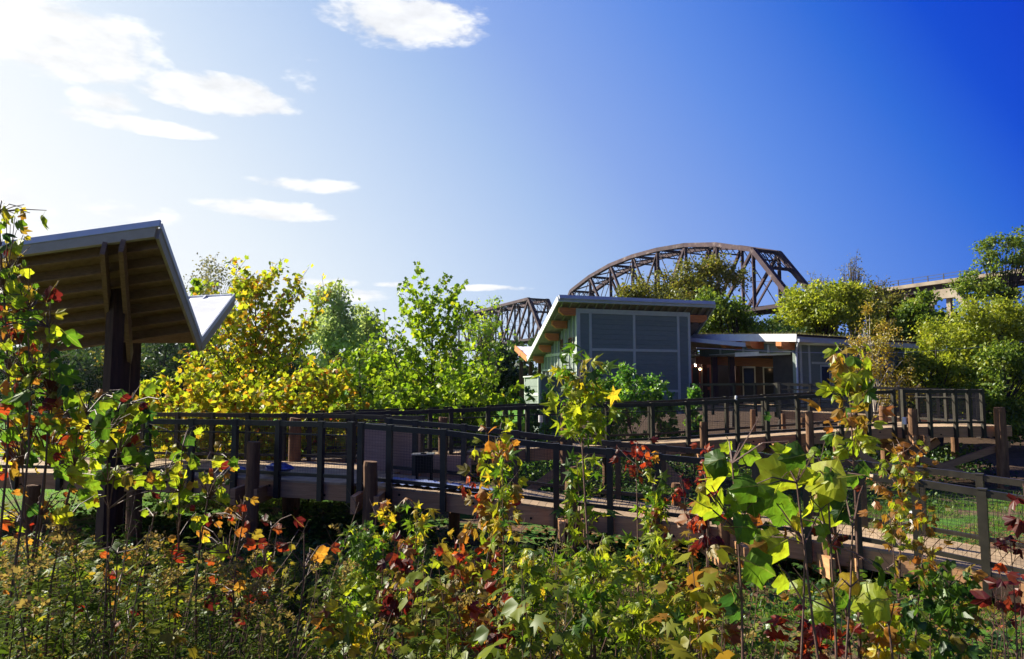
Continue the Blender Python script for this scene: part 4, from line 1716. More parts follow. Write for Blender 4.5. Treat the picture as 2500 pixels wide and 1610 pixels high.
# branching growth used by the young trees and the saplings
def grow(base, H, t0, prof, nbr, asc, step, r=rnd, wob=.03, lean=(0, 0), r0=None, sub=True):
    base = V3(base)
    stems, att = [], []
    n = 10
    ph = r.uniform(0, 6)
    tr = []
    for i in range(n + 1):
        t = i / n
        tr.append(base + V3((lean[0] * t * t * H + wob * H * math.sin(3 * t + ph) * t, lean[1] * t * t * H + wob * H * math.cos(2.4 * t + ph) * t, H * t)))
    r0 = r0 or H * .012
    stems.append((tr, [r0 * (1 - .85 * i / n) for i in range(n + 1)]))
    az = r.uniform(0, 6)
    for b in range(nbr):
        t = t0 + (1 - t0) * (b + r.random()) / nbr * .97
        s = t * n
        i = min(int(s), n - 1)
        p = tr[i].lerp(tr[i + 1], s - i)
        az += 2.4 + r.uniform(-.5, .5)
        L = prof((t - t0) / (1 - t0)) * r.uniform(.7, 1.15)
        if L < .02:
            continue
        up = math.tan(asc * r.uniform(.7, 1.25))
        d = V3((math.cos(az), math.sin(az), up)).normalized()
        pts = [p]
        k = 5
        for j in range(k):
            d = (d + UP * .10 + rvec(r) * .12).normalized()
            pts.append(pts[-1] + d * L / k)
        q = r0 * (1 - .85 * t) * .55
        stems.append((pts, [q * (1 - .75 * j / k) for j in range(k + 1)]))
        m = max(1, int(L / step))
        for j in range(m):
            f = .22 + .78 * (j + r.random() * .6) / m
            f = min(f, 1)
            s = f * k
            i = min(int(s), k - 1)
            a = pts[i].lerp(pts[i + 1], s - i)
            dd = (pts[i + 1] - pts[i]).normalized()
            sd = (dd.cross(UP) * (1 if j % 2 else -1) + dd * .4 + rvec(r) * .5).normalized()
            if sub and L > .8 and r.random() < .55:
                e = a + (sd * .8 + UP * .35).normalized() * L * r.uniform(.14, .30)
                stems.append(([a, a.lerp(e, .5) + UP * .02, e], [q * .4, q * .3, q * .15]))
                for w in range(3):
                    f2 = (w + 1) / 3
                    att.append((a.lerp(e, f2), (sd + rvec(r) * .8).normalized()))
            else:
                att.append((a, sd))
        att.append((pts[-1], d))
    for j in range(6):
        att.append((tr[-1].lerp(tr[-2], r.random()), (rvec(r) + UP * .5).normalized()))
    return stems, att


def young_tree(name, label, px, D, top, spread, t0, nbr, asc, step, leafsize, mat, group, tmpl=LOBE, jitter=2, cat='tree', prof=None, bark='darkbark', lean=(0, 0), shift=0):
    base = flat(px, D, -.1)
    H = at(px, top, D).z + .1
    pf = prof or (lambda t: spread * (1.0 - .62 * t) * (0.55 + .45 * min(1, t * 5)))
    st, at_ = grow(base, H, t0, pf, nbr, asc, step, lean=lean, wob=.012)
    r = thing(name, label, cat, base, group)
    g = Geo()
    for p, q in st:
        g.tube(p, [max(.006, x) for x in q], 6 if q[0] > .03 else 4, False)
    g.build('trunk', M[bark], r)
    P, T, Nn, ti = [], [], [], []
    for p, d in at_:
        c = rnd.random()
        for k in range(jitter):
            P.append(p + rvec() * leafsize * .5)
            T.append(d * .5 + UP * -.45 + rvec() * .8)
            Nn.append(UP * .6 + rvec() * .9 + V3((-.25, -.25, 0)))
            ti.append(.5 * c + .5 * rnd.random() + shift)
    P, T, Nn = np.array(P), np.array(T), np.array(Nn)
    P[:, 2] = np.maximum(P[:, 2], .1)
    scatter('crown', tmpl, P, T, Nn, leafsize * rng.uniform(.7, 1.25, len(P)), ti, mat, r)
    return r


GR_Y = 'young sycamores behind the boardwalk'
young_tree('sycamore_tree', 'tall young sycamore with yellow, orange and green leaves behind the platform', 622, 25, 690, 3.3, .14, 66, .70, .15, .18, LM['syc_y'], GR_Y, jitter=2, prof=lambda t: 4.4 * (1 - .70 * t) * rnd.uniform(.6, 1.15))
young_tree('sycamore_tree', 'tall bright green young sycamore between the autumn sycamore and the building', 1050, 26, 712, 3.3, .08, 60, .72, .15, .18, LM['syc_g'], GR_Y, jitter=2, prof=lambda t: 4.2 * (1 - .74 * t) * rnd.uniform(.6, 1.15))
lows = [(360, 20.5, 905, 1.2, 'y', 'low yellow-green sycamore bush just right of the canopy posts'),
        (468, 21.0, 868, 1.5, 'y', 'low yellow bush to the left of the autumn sycamore'),
        (555, 20.0, 915, 1.4, 'y', 'low orange-tinted bush at the foot of the autumn sycamore, left side'),
        (700, 20.6, 860, 1.6, 'y', 'rounded yellow bush at the foot of the autumn sycamore, right side'),
        (800, 21.2, 838, 1.6, 'y', 'yellow-green bush halfway between the two tall sycamores'),
        (880, 22.6, 790, 1.7, 'g', 'green pointed bush left of the tall bright green sycamore'),
        (960, 21.0, 880, 1.5, 'g', 'low green bush at the left foot of the bright green sycamore'),
        (1110, 21.4, 880, 1.5, 'g', 'low green bush at the right foot of the bright green sycamore'),
        (1190, 21.8, 868, 1.2, 'g', 'green bush left of the building enclosure'),
        (1020, 20.2, 940, 1.2, 'g', 'smallest yellow-green bush directly behind the upper railing'),
        (635, 19.2, 960, 1.2, 'y', 'smallest orange bush directly behind the platform railing'),
        (880, 20.3, 945, 1.2, 'y', 'small mixed yellow bush behind the start of the upper ramp'),
        (440, 19.6, 958, 1.1, 'y', 'small yellow bush behind the platform railing near the posts'),
        (760, 19.6, 955, 1.1, 'y', 'small golden bush behind the upper ramp pile'),
        (1150, 20.6, 960, 1.1, 'g', 'small bright green bush behind the middle of the upper railing')]
for px, D, top, sp, c, lab in lows:
    H = at(px, top, D).z
    young_tree('sycamore_bush', lab, px, D - 1.2, top + (62 if 690 < px < 900 else 25), sp * 1.15, .04, 36, .5, .12, .155, LM['syc_' + c], 'low sycamore bushes behind the boardwalk', jitter=2, cat='bush', prof=lambda t, sp=sp: sp * 1.35 * rnd.uniform(.6, 1.15) * (1 - .75 * t * t) * (.7 + .3 * min(1, t * 6)))

# middle distance left
tree('willow_tree', 'hazy pale green willow-like tree between the two sycamores', 812, 56, [(800, 745, 42, 40), (820, 790, 55, 50), (780, 800, 40, 50), (835, 850, 60, 70), (815, 720, 22, 22)], 6000, .32, LM['pale'], .3, group='distant trees', crad=.55)
tree('willow_tree', 'smaller hazy pale tree right of the pale willow', 880, 60, [(880, 775, 30, 32), (890, 820, 38, 45), (865, 840, 40, 60)], 3400, .32, LM['pale'], .25, group='distant trees', crad=.55)
tree('bare_tree', 'sparse greyish tree behind the canopy tip', 505, 62, [(520, 680, 45, 40), (480, 720, 45, 45), (550, 720, 50, 50), (510, 790, 70, 60)], 2600, .26, LM['grey'], .22, group='distant trees', per=8, crad=.6, limbs=90)
tree('poplar_tree', 'thin bright green tree tip just above the canopy wing', 478, 30, [(478, 712, 12, 24), (476, 745, 14, 30), (480, 800, 22, 50)], 900, .2, LM['syc_g'], .1, group='distant trees', crad=.35)
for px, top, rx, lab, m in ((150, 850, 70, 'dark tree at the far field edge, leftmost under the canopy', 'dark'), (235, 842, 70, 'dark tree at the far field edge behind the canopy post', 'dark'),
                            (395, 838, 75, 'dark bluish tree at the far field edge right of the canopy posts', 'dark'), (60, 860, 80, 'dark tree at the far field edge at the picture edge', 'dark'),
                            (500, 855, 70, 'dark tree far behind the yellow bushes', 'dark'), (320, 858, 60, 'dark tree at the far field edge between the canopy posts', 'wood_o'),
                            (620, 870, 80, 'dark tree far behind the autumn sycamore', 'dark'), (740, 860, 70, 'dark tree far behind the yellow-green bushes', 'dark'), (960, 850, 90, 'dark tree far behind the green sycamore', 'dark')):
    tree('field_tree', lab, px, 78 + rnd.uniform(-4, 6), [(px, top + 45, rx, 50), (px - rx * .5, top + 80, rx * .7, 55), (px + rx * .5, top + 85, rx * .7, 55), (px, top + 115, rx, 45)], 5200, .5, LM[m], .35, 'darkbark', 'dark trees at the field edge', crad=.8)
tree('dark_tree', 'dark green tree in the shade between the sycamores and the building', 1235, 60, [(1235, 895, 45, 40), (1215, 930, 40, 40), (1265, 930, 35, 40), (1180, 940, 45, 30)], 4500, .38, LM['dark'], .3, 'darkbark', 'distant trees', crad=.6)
tree('bare_tree', 'thin half-bare tree overlapping the flat bridge truss', 1195, 42, [(1180, 770, 42, 50), (1210, 815, 45, 45), (1165, 830, 40, 55), (1200, 880, 45, 40)], 1000, .18, LM['syc_g'], .12, 'bark', 'distant trees', per=7, crad=.5, limbs=60)

# wood on the right
GW = 'trees of the wood on the right'
tree('oak_tree', 'spreading olive oak reaching in front of the arched truss', 1690, 62, [(1700, 665, 42, 26), (1745, 668, 40, 22), (1640, 690, 50, 26), (1560, 700, 44, 24), (1600, 725, 60, 26), (1690, 715, 60, 34), (1790, 672, 34, 14), (1815, 688, 14, 9), (1735, 640, 24, 12), (1540, 722, 30, 14), (1640, 760, 90, 40)], 14000, .27, LM['wood_o'], .4, 'darkbark', GW, crad=.45, fill=.4)
tree('oak_tree', 'mid green tree right of the butterfly roof below the arched truss', 1790, 52, [(1770, 778, 55, 36), (1840, 800, 55, 34), (1725, 770, 40, 40), (1800, 815, 80, 40), (1885, 812, 40, 30), (1715, 735, 20, 24)], 11000, .27, LM['wood_g'], .35, 'darkbark', GW)
tree('maple_tree', 'yellow-green rounded tree behind the low wing', 2010, 50, [(2000, 703, 34, 18), (2050, 715, 34, 18), (1950, 722, 30, 18), (2010, 725, 55, 30), (2060, 740, 50, 34), (1965, 750, 48, 36), (2010, 770, 80, 40), (2050, 800, 70, 40), (1960, 800, 50, 40)], 13000, .26, LM['wood_y'], .35, 'darkbark', GW)
tree('maple_tree', 'olive tree half hiding the viaduct columns', 2150, 54, [(2150, 742, 50, 34), (2190, 782, 50, 40), (2130, 780, 60, 50), (2200, 810, 60, 50), (2215, 762, 30, 20)], 11000, .26, LM['wood_o'], .35, 'darkbark', GW)
for px, top, rx, lab in ((2005, 655, 40, 'leafless pale twiggy tree top left of the viaduct'), (2085, 622, 34, 'tallest leafless twiggy tree top behind the yellow-green tree'), (2140, 675, 34, 'leafless twiggy tree top beside the viaduct start')):
    tree('bare_tree', lab, px, 74, [(px, top + 26, rx * .6, 30), (px, top + 70, rx, 40), (px, top + 120, rx, 40)], 900, .2, LM['grey'], .2, 'bark', 'leafless trees behind the wood', per=4, crad=.5, limbs=200)
tree('ash_tree', 'big yellow-green tree at the right below the viaduct', 2390, 41, [(2400, 790, 80, 55), (2470, 770, 60, 45), (2330, 835, 60, 50), (2290, 850, 55, 60), (2420, 850, 90, 70), (2340, 900, 90, 60), (2480, 830, 60, 80), (2470, 930, 70, 60), (2380, 960, 90, 50), (2260, 920, 40, 50)], 30000, .19, LM['wood_y'], .3, 'darkbark', GW, crad=.38, fill=.4)
tree('ash_tree', 'tall open-crowned tree rising above the viaduct at the right edge', 2490, 56, [(2440, 600, 40, 22), (2480, 610, 50, 24), (2425, 628, 30, 16), (2510, 640, 40, 24), (2450, 652, 34, 14), (2400, 690, 40, 34), (2355, 695, 34, 26), (2430, 720, 40, 30), (2480, 740, 40, 40), (2505, 590, 30, 30)], 7000, .24, LM['wood_g'], .26, 'darkbark', GW, crad=.42, limbs=70)
tree('oak_tree', 'shaded olive tree between the wing roof and the big yellow-green tree', 2225, 47, [(2270, 760, 40, 34), (2300, 815, 40, 34), (2240, 800, 50, 50), (2210, 850, 60, 60), (2255, 790, 30, 26)], 9000, .25, LM['wood_g'], .3, 'darkbark', GW)
tree('maple_tree', 'small yellow bushy tree beside the right landing', 2285, 34, [(2290, 870, 40, 44), (2250, 920, 40, 46), (2320, 930, 50, 50), (2280, 990, 60, 40)], 9000, .17, LM['wood_y'], .16, 'darkbark', GW, crad=.34)
tree('maple_tree', 'bright olive bushy tree at the right edge behind the end pile', 2430, 33, [(2430, 900, 60, 50), (2480, 960, 50, 60), (2400, 980, 60, 50), (2450, 1040, 60, 30)], 9000, .17, LM['wood_g'], .16, 'darkbark', GW, crad=.34)
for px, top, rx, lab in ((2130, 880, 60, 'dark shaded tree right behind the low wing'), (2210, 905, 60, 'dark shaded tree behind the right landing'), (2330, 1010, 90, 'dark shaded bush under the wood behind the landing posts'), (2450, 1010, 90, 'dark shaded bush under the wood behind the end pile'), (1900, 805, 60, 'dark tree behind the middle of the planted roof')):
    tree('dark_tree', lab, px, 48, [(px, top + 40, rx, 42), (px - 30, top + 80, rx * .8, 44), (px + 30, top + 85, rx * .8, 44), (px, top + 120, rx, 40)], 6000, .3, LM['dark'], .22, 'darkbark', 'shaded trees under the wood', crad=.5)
tree('birch_tree', 'slender pale-barked birch with sparse yellow leaves in front of the low wing', 2134, 27, [(2134, 770, 22, 30), (2120, 820, 48, 40), (2150, 830, 50, 40), (2134, 870, 68, 40), (2110, 905, 50, 26), (2180, 900, 50, 30), (2150, 950, 70, 34), (2185, 975, 40, 26)], 4600, .10, LM['birch'], .06, 'whitebark', 'trees by the building', per=9, crad=.30, limbs=20, tmpl=OVAL)
# shrubs by the building
for px, D, top, rx, lab in ((1545, 22.5, 890, 78, 'leafy green shrub against the grey front wall'), (1470, 22.8, 905, 45, 'green shrub behind the tall sweetgum sapling'), (1692, 22.6, 935, 24, 'small green shrub in front of the porch doors'),
                            (1610, 22.4, 930, 40, 'green shrub at the right of the grey wall trim'), (1335, 24, 930, 20, 'small green shrub in front of the low enclosure'), (1288, 24, 950, 26, 'small shrub at the left of the low enclosure')):
    tree('shrub', lab, px, D, [(px, top + 22, rx * .5, 24), (px - rx * .5, top + 60, rx * .55, 34), (px + rx * .5, top + 64, rx * .55, 34), (px, top + 90, rx, 44), (px, top + 140, rx, 44)], int(34 * rx) + 500, .13, LM['shrub'], .03, 'twig', 'shrubs by the building', tmpl=OVAL, crad=.16, cat='shrub', per=14)


# far wood that closes the horizon
def far_wood():
    n = 26000
    az = rng.uniform(-1.25, 1.25, n)
    R = rng.uniform(118, 150, n)
    hmax = 9 + 3 * np.sin(az * 9) + 2 * np.sin(az * 23 + 1) + 5 * np.clip((az - .1) * 3, 0, 1)
    z = rng.random(n) ** .7 * hmax
    P = np.stack([np.sin(az) * R, np.cos(az) * R, z], 1)
    bump = np.sin(az * 60) * np.sin(z * .9)
    tint = np.clip(.45 + .25 * bump + .3 * rng.normal(size=n), 0, 1)
    scatter('far_woods', DIAMOND, P, rng.normal(size=(n, 3)), runit(n), rng.uniform(.9, 1.9, n), tint, LM['dark'], None, 'stuff')


far_wood()


# ------------------------------------------------------------------ ground plants
def keep(P, lo=-200, hi=2700):
    return P


def lower_edge_y(x):
    xs = [p.x for p in ([pA[0]] + list(pA[1:]) + list(pB[1:]))]
    ys = [p.y for p in ([pA[0]] + list(pA[1:]) + list(pB[1:]))]
    return np.interp(x, xs, ys)


MW = {
    'weed': leafmat('weed leaves', [(0, .012, .028, .005), (.4, .040, .072, .007), (.7, .10, .14, .012), (.9, .20, .20, .018), (1, .24, .085, .018)], .5, 'attr', .015),
    'mix': leafmat('mixed autumn leaves', [(0, .026, .055, .008), (.28, .085, .125, .011), (.56, .19, .215, .016), (.76, .25, .19, .02), (.90, .25, .085, .02), (1, .16, .022, .015)], .5, 'attr', .03),
    'plume': leafmat('dry plumes', [(0, .22, .16, .05), (.6, .30, .22, .07), (1, .16, .09, .04)], .4, 'attr', .03),
    'grass': leafmat('grass blades', [(0, .05, .12, .015), (.6, .11, .22, .025), (1, .24, .26, .06)], .45, 'attr', .06),
    'lawn': leafmat('lawn blades', [(0, .08, .20, .02), (.6, .14, .30, .03), (1, .30, .33, .08)], .45, 'attr', .06),
    'cover': leafmat('ground cover leaves', [(0, .02, .055, .010), (.6, .05, .115, .014), (1, .14, .20, .02)], .45, 'attr', .08),
    'litter': leafmat('leaf litter', [(0, .10, .06, .03), (.5, .22, .12, .06), (.8, .30, .16, .06), (1, .26, .05, .03)], .15, 'attr', .02),
}


def field(n, y0, y1):
    Y = np.sqrt(rng.uniform(y0 ** 2, y1 ** 2, n))
    X = rng.uniform(-.86, .86, n) * Y
    return X, Y


def weeds():
    # tall narrow-leaved stalks (goldenrod-like), thick on the left, thinner to the right
    X, Y = field(2100, 3.6, 12.5)
    ok = Y < lower_edge_y(X) - .25
    dens = np.where(X / Y < -.22, .85, np.where(X / Y < .12, .65, np.where(X / Y < .3, .3, .07)))
    ok &= rng.random(len(X)) < dens
    X, Y = X[ok], Y[ok]
    hm = np.clip(3.1 - .235 * Y, .25, 2.2) * np.where(X / Y > .3, .55, 1) * np.where(X / Y < -.22, 1.0, .9)
    clump = .5 + .5 * np.sin(X * 2.1 + 1.7 * np.sin(Y * 1.6)) * np.sin(Y * 1.9 + 1.1 * np.sin(X * 1.3))
    H = hm * (rng.uniform(.3, .75, len(X)) + .38 * clump)
    P, T, Nn, S, ti = [], [], [], [], []
    PP, PT, PS = [], [], []
    g = Geo()
    for x, y, h in zip(X, Y, H):
        lx, ly = rnd.uniform(-.22, .22), rnd.uniform(-.22, .22)
        nl = int(24 + 26 * h)
        c = rnd.random()
        top = V3((x + lx * h, y + ly * h, h))
        b = V3((x, y, -.05))
        if rnd.random() < .85:
            g.tube([b, b.lerp(top, .5) + V3((lx * -.1, ly * -.1, 0)), top], [.0075, .006, .0025], 3, False)
        for k in range(nl):
            t = (.28 + .72 * (k + rnd.random()) / nl)
            a = k * 2.4 + c * 6
            p = b.lerp(top, t)
            P.append(p)
            T.append((math.cos(a), math.sin(a), rnd.uniform(-.5, 1.1)))
            Nn.append((-.4 * math.cos(a) + rnd.uniform(-.3, .3), -.4 * math.sin(a) + rnd.uniform(-.3, .3), 1))
            S.append((.07 + .10 * (1 - t)) * rnd.uniform(.7, 1.35))
            ti.append(.55 * c + .35 * rnd.random() - .12 + .25 * (1 - t) * rnd.random())
        if rnd.random() < .16:
            for k in range(46):
                f = rnd.random()
                a = c * 6 + rnd.uniform(-.8, .8)
                L = .16 * f
                PP.append(top + V3((math.cos(a) * L, math.sin(a) * L, .10 * math.sin(2.2 * f) + rnd.uniform(-.02, .02))))
                PT.append((rnd.uniform(-1, 1), rnd.uniform(-1, 1), rnd.uniform(.1, 1)))
                PS.append(rnd.uniform(.02, .045))
    scatter('weed_leaves', LANCE, P, T, Nn, np.array(S), ti, MW['weed'], None, 'stuff')
    scatter('weed_plumes', DIAMOND, PP, PT, runit(len(PP)), np.array(PS), rng.random(len(PP)), MW['plume'], None, 'stuff')
    g.build('weed_stems', M['twig'], None, 'stuff')


weeds()


def goldenrod(label, px, D, top, lean):
    b = flat(px, D, -.05)
    t = at(px + lean, top, D)
    r = thing('goldenrod', label, 'wild plant', b, 'goldenrod stalks in the foreground')
    mid = b.lerp(t, .5) + V3((-(lean * D / F) * .12, 0, 0))
    pts = [b, b.lerp(mid, .5), mid, mid.lerp(t, .5) + V3(((lean * D / F) * .03, 0, 0)), t]
    g = Geo()
    g.tube(pts, [.008, .0075, .006, .004, .002], 5, False)
    g.build('stem', M['twig'], r)
    P, T, Nn, S, ti = [], [], [], [], []
    H = t.z - b.z
    n = int(95 * H)
    c = rnd.random()
    for k in range(n):
        f = .25 + .75 * (k + rnd.random()) / n
        s_ = f * 4
        i = min(int(s_), 3)
        p = pts[i].lerp(pts[i + 1], s_ - i)
        a = k * 2.4
        P.append(p)
        T.append((math.cos(a), math.sin(a), rnd.uniform(.0, .6)))
        Nn.append((-.4 * math.cos(a), -.4 * math.sin(a), 1))
        S.append((.05 + .09 * math.sin(math.pi * min(1, 1.12 - f) ** .7)) * rnd.uniform(.75, 1.2))
        ti.append(.35 + .35 * c + .2 * rnd.random())
    scatter('leaves', LANCE, P, T, Nn, np.array(S), ti, MW['weed'], r, 'stuff')
    P, T, S = [], [], []
    for k in range(130):
        f = rnd.random()
        a = rnd.uniform(-.6, .6) + (0 if lean > 0 else math.pi)
        w = .17 * f
        P.append(t + V3((math.cos(a) * w, math.sin(a) * w, .08 * math.sin(2.6 * f) - .22 * rnd.random() * (1 - f))))
        T.append((rnd.uniform(-1, 1), rnd.uniform(-1, 1), rnd.uniform(-.2, 1)))
        S.append(rnd.uniform(.012, .03))
    scatter('plume', DIAMOND, P, T, runit(len(P)), np.array(S), rng.random(len(P)), MW['plume'], r, 'stuff')


for gpx, gD, gt, gl, glab in ((75, 4.3, 1335, 30, 'tall goldenrod stalk with curled plume at the far left'), (150, 4.6, 1375, 22, 'leafy goldenrod stalk second from the left edge'), (215, 4.4, 1300, -26, 'goldenrod with a feathery brown plume below the canopy post'),
                          (300, 4.8, 1350, 26, 'goldenrod stalk bending right under the canopy post'), (365, 4.3, 1420, 20, 'short leafy goldenrod right of the canopy post'), (440, 4.6, 1330, -20, 'upright bright goldenrod under the yellow-green sapling'),
                          (505, 4.4, 1400, 24, 'goldenrod stalk beside the dark red sapling'), (20, 4.0, 1400, 30, 'goldenrod stalk cut by the left picture edge'), (590, 4.5, 1440, 20, 'short goldenrod under the dark red sapling'), (690, 4.4, 1450, -20, 'short goldenrod left of the feathery green plant'),
                          (1080, 4.4, 1480, 16, 'goldenrod between the purple-brown and the orange saplings'), (790, 4.6, 1400, 22, 'goldenrod just left of the feathery green plant')):
    goldenrod(glab, gpx, gD, gt, gl)


def undergrowth():
    # small star-leaved seedlings and mixed leafy growth
    X, Y = field(1500, 3.6, 11.8)
    ok = Y < lower_edge_y(X) - .3
    dens = np.where(X / Y < -.2, .42, np.where(X / Y < .1, .56, np.where(X / Y < .26, .42, np.where(X / Y < .36, .3, .16))))
    ok &= rng.random(len(X)) < dens
    X, Y = X[ok], Y[ok]
    hm = np.clip(2.95 - .225 * Y, .25, 1.95) * np.where(X / Y > .3, .5, 1)
    c1 = .5 + .5 * np.sin(X * 2.6 + 1.9 * np.sin(Y * 1.7 + .5)) * np.sin(Y * 2.2 + 1.4 * np.sin(X * 1.6))
    ok = rng.random(len(X)) < .25 + .85 * c1
    X, Y, hm, c1 = X[ok], Y[ok], hm[ok], c1[ok]
    H = hm * (rng.uniform(.15, .7, len(X)) + .5 * c1)
    P, T, Nn, S, ti = [], [], [], [], []
    g = Geo()
    for x, y, h in zip(X, Y, H):
        c = rnd.random()
        b = V3((x, y, -.05))
        top = V3((x + rnd.uniform(-.2, .2), y + rnd.uniform(-.2, .2), h))
        g.tube([b, b.lerp(top, .5) + rvec() * .03, top], [.007, .005, .002], 4, False)
        sz = rnd.uniform(.055, .125)
        lo_ = rnd.uniform(.3, .6)
        for k in range(int(12 + 22 * h)):
            t = lo_ + (1 - lo_) * rnd.random() ** .8
            a = rnd.uniform(0, 6.28)
            rr = rnd.uniform(.03, .34) * (1.2 - .7 * t)
            P.append(b.lerp(top, t) + V3((math.cos(a) * rr, math.sin(a) * rr, rr * .35)))
            T.append((math.cos(a) + rnd.uniform(-.5, .5), math.sin(a) + rnd.uniform(-.5, .5), rnd.uniform(-.9, .2)))
            Nn.append((rnd.uniform(-.7, .7) - .2, rnd.uniform(-.7, .7) - .2, 1))
            S.append(sz * rnd.uniform(.7, 1.3))
            ti.append(.7 * c + .3 * rnd.random())
    P, T, Nn, S, ti = np.array(P), np.array(T), np.array(Nn), np.array(S), np.array(ti)
    sel = rng.random(len(P)) < .5
    scatter('undergrowth', STAR, P[sel], T[sel], Nn[sel], S[sel], ti[sel], MW['mix'], None, 'stuff')
    sel = ~sel
    scatter('undergrowth', LOBE, P[sel], T[sel], Nn[sel], S[sel], ti[sel], MW['mix'], None, 'stuff')
    g.build('undergrowth_stems', M['twig'], None, 'stuff')
    # dry pale leaning stems on the left
    g = Geo()
    for i in range(190):
        px, D = rnd.uniform(-50, 900) if i < 85 else rnd.uniform(900, 2500), rnd.uniform(4.0, 6.8)
        b = flat(px, D, 0)
        h = rnd.uniform(.9, 2.0) * (1 if px < 1900 else .75)
        d = V3((rnd.uniform(-.1, .75) if i % 3 == 0 else rnd.uniform(-.12, .16), rnd.uniform(-.2, .2), 1)).normalized()
        m = b + d * h * .5 + rvec() * .05
        e = m + (d + V3((.15, 0, 0)) + rvec() * .2).normalized() * h * .5
        g.tube([b, m, e], [.006, .0045, .002], 4, False)
        for k in range(3):
            a = m.lerp(e, rnd.random())
            g.tube([a, a + (d + rvec() * .8).normalized() * rnd.uniform(.1, .35)], [.003, .0012], 3, False)
    g.build('dry_stems', M['twig'], None, 'stuff')


undergrowth()


def covers():
    # leafy ground cover, under and beyond the boardwalk
    n = 46000
    X = rng.uniform(-12, 14, n)
    Y = rng.uniform(8, 24, n)
    nz = np.sin(X * 1.3 + 1.7 * np.sin(Y * .8)) + np.sin(Y * 1.1 + 1.3 * np.sin(X * .7 + 2))
    lim = np.where(X > 5.5, .9, -.4)
    ok = (nz + rng.normal(size=n) * .5 > lim) & ~((Y > 17) & (X < -3))
    X, Y = X[ok], Y[ok]
    n = len(X)
    P = np.stack([X, Y, rng.random(n) ** 1.5 * .38], 1)
    scatter('ground_cover', LOBE, P, rng.normal(size=(n, 3)) * [1, 1, .4], runit(n) * .6 + [0, 0, .8], rng.uniform(.05, .13, n), rng.random(n), MW['cover'], None, 'stuff')
    # knee-high growth between the upper ramp and the building
    n = 34000
    X = rng.uniform(-3, 17, n)
    Y = rng.uniform(19.2, 31, n)
    edge = np.interp(X, [p.x for p in pCf], [p.y for p in pCf]) + .25
    nz = np.sin(X * 1.7 + 1.9 * np.sin(Y * .9)) + np.sin(Y * 1.5 + 1.2 * np.sin(X * .8 + 1))
    ok = (Y > edge) & (nz + rng.normal(size=n) * .4 > -.7)
    X, Y, nz = X[ok], Y[ok], nz[ok]
    n = len(X)
    P = np.stack([X, Y, rng.random(n) * (.35 + .3 * np.clip(nz + .6, 0, 2))], 1)
    scatter('undergrowth', OVAL, P, rng.normal(size=(n, 3)), runit(n) + [-.2, 0, .6], rng.uniform(.08, .17, n), np.clip(.35 + .25 * nz + .3 * rng.normal(size=n), 0, 1), MW['cover'], None, 'stuff')
    # grass right of the ramp
    n = 60000
    X = rng.uniform(3, 17, n)
    Y = rng.uniform(9, 19.5, n)
    nz = np.sin(X * 1.9 + 2.1 * np.sin(Y * 1.2)) + np.sin(Y * 2.3 + 1.1 * np.sin(X))
    ok = (nz + rng.normal(size=n) * .6 > -.1)
    X, Y = X[ok], Y[ok]
    n = len(X)
    P = np.stack([X, Y, np.full(n, -.04)], 1)
    tip = np.stack([rng.normal(size=n) * .45, rng.normal(size=n) * .45, np.ones(n)], 1)
    scatter('grass', BLADE, P, tip, runit(n) + [0, -1, 0], rng.uniform(.08, .24, n), rng.random(n), MW['grass'], None, 'stuff')
    # near ground grass and dirt clumps on the right foreground
    n = 42000
    X, Y = field(n, 5.5, 12)
    nz = np.sin(X * 2.3 + 1.9 * np.sin(Y * 1.9)) + np.sin(Y * 2.9 + 1.5 * np.sin(X * 1.7))
    ok = (nz + rng.normal(size=n) * .7 > .35) & (X / Y > -.1)
    X, Y = X[ok], Y[ok]
    n = len(X)
    P = np.stack([X, Y, np.full(n, -.04)], 1)
    tip = np.stack([rng.normal(size=n) * .6, rng.normal(size=n) * .6, np.ones(n)], 1)
    scatter('grass', BLADE, P, tip, runit(n) + [0, -1, 0], rng.uniform(.07, .24, n), rng.random(n), MW['grass'], None, 'stuff')
    # leaf litter
    n = 16000
    X, Y = field(n, 5, 15)
    P = np.stack([X, Y, rng.random(n) * .03 + .0], 1)
    scatter('leaf_litter', STAR, P, rng.normal(size=(n, 3)) * [1, 1, .15], runit(n) * .35 + [0, 0, 1], rng.uniform(.05, .11, n), rng.random(n), MW['litter'], None, 'stuff')
    # lawn
    n = 90000
    Y = np.sqrt(rng.uniform(15.5 ** 2, 46 ** 2, n))
    X = rng.uniform(-.8, -.08, n) * Y
    P = np.stack([X, Y, np.full(n, -.04)], 1)
    tip = np.stack([rng.normal(size=n) * .5, rng.normal(size=n) * .5, np.ones(n)], 1)
    scatter('grass', BLADE, P, tip, runit(n) + [0, -1, 0], rng.uniform(.07, .17, n) * (Y / 20) ** .5, rng.random(n), MW['lawn'], None, 'stuff')


covers()

# ------------------------------------------------------------------ foreground saplings with placed leaves
GS = 'saplings in the foreground'


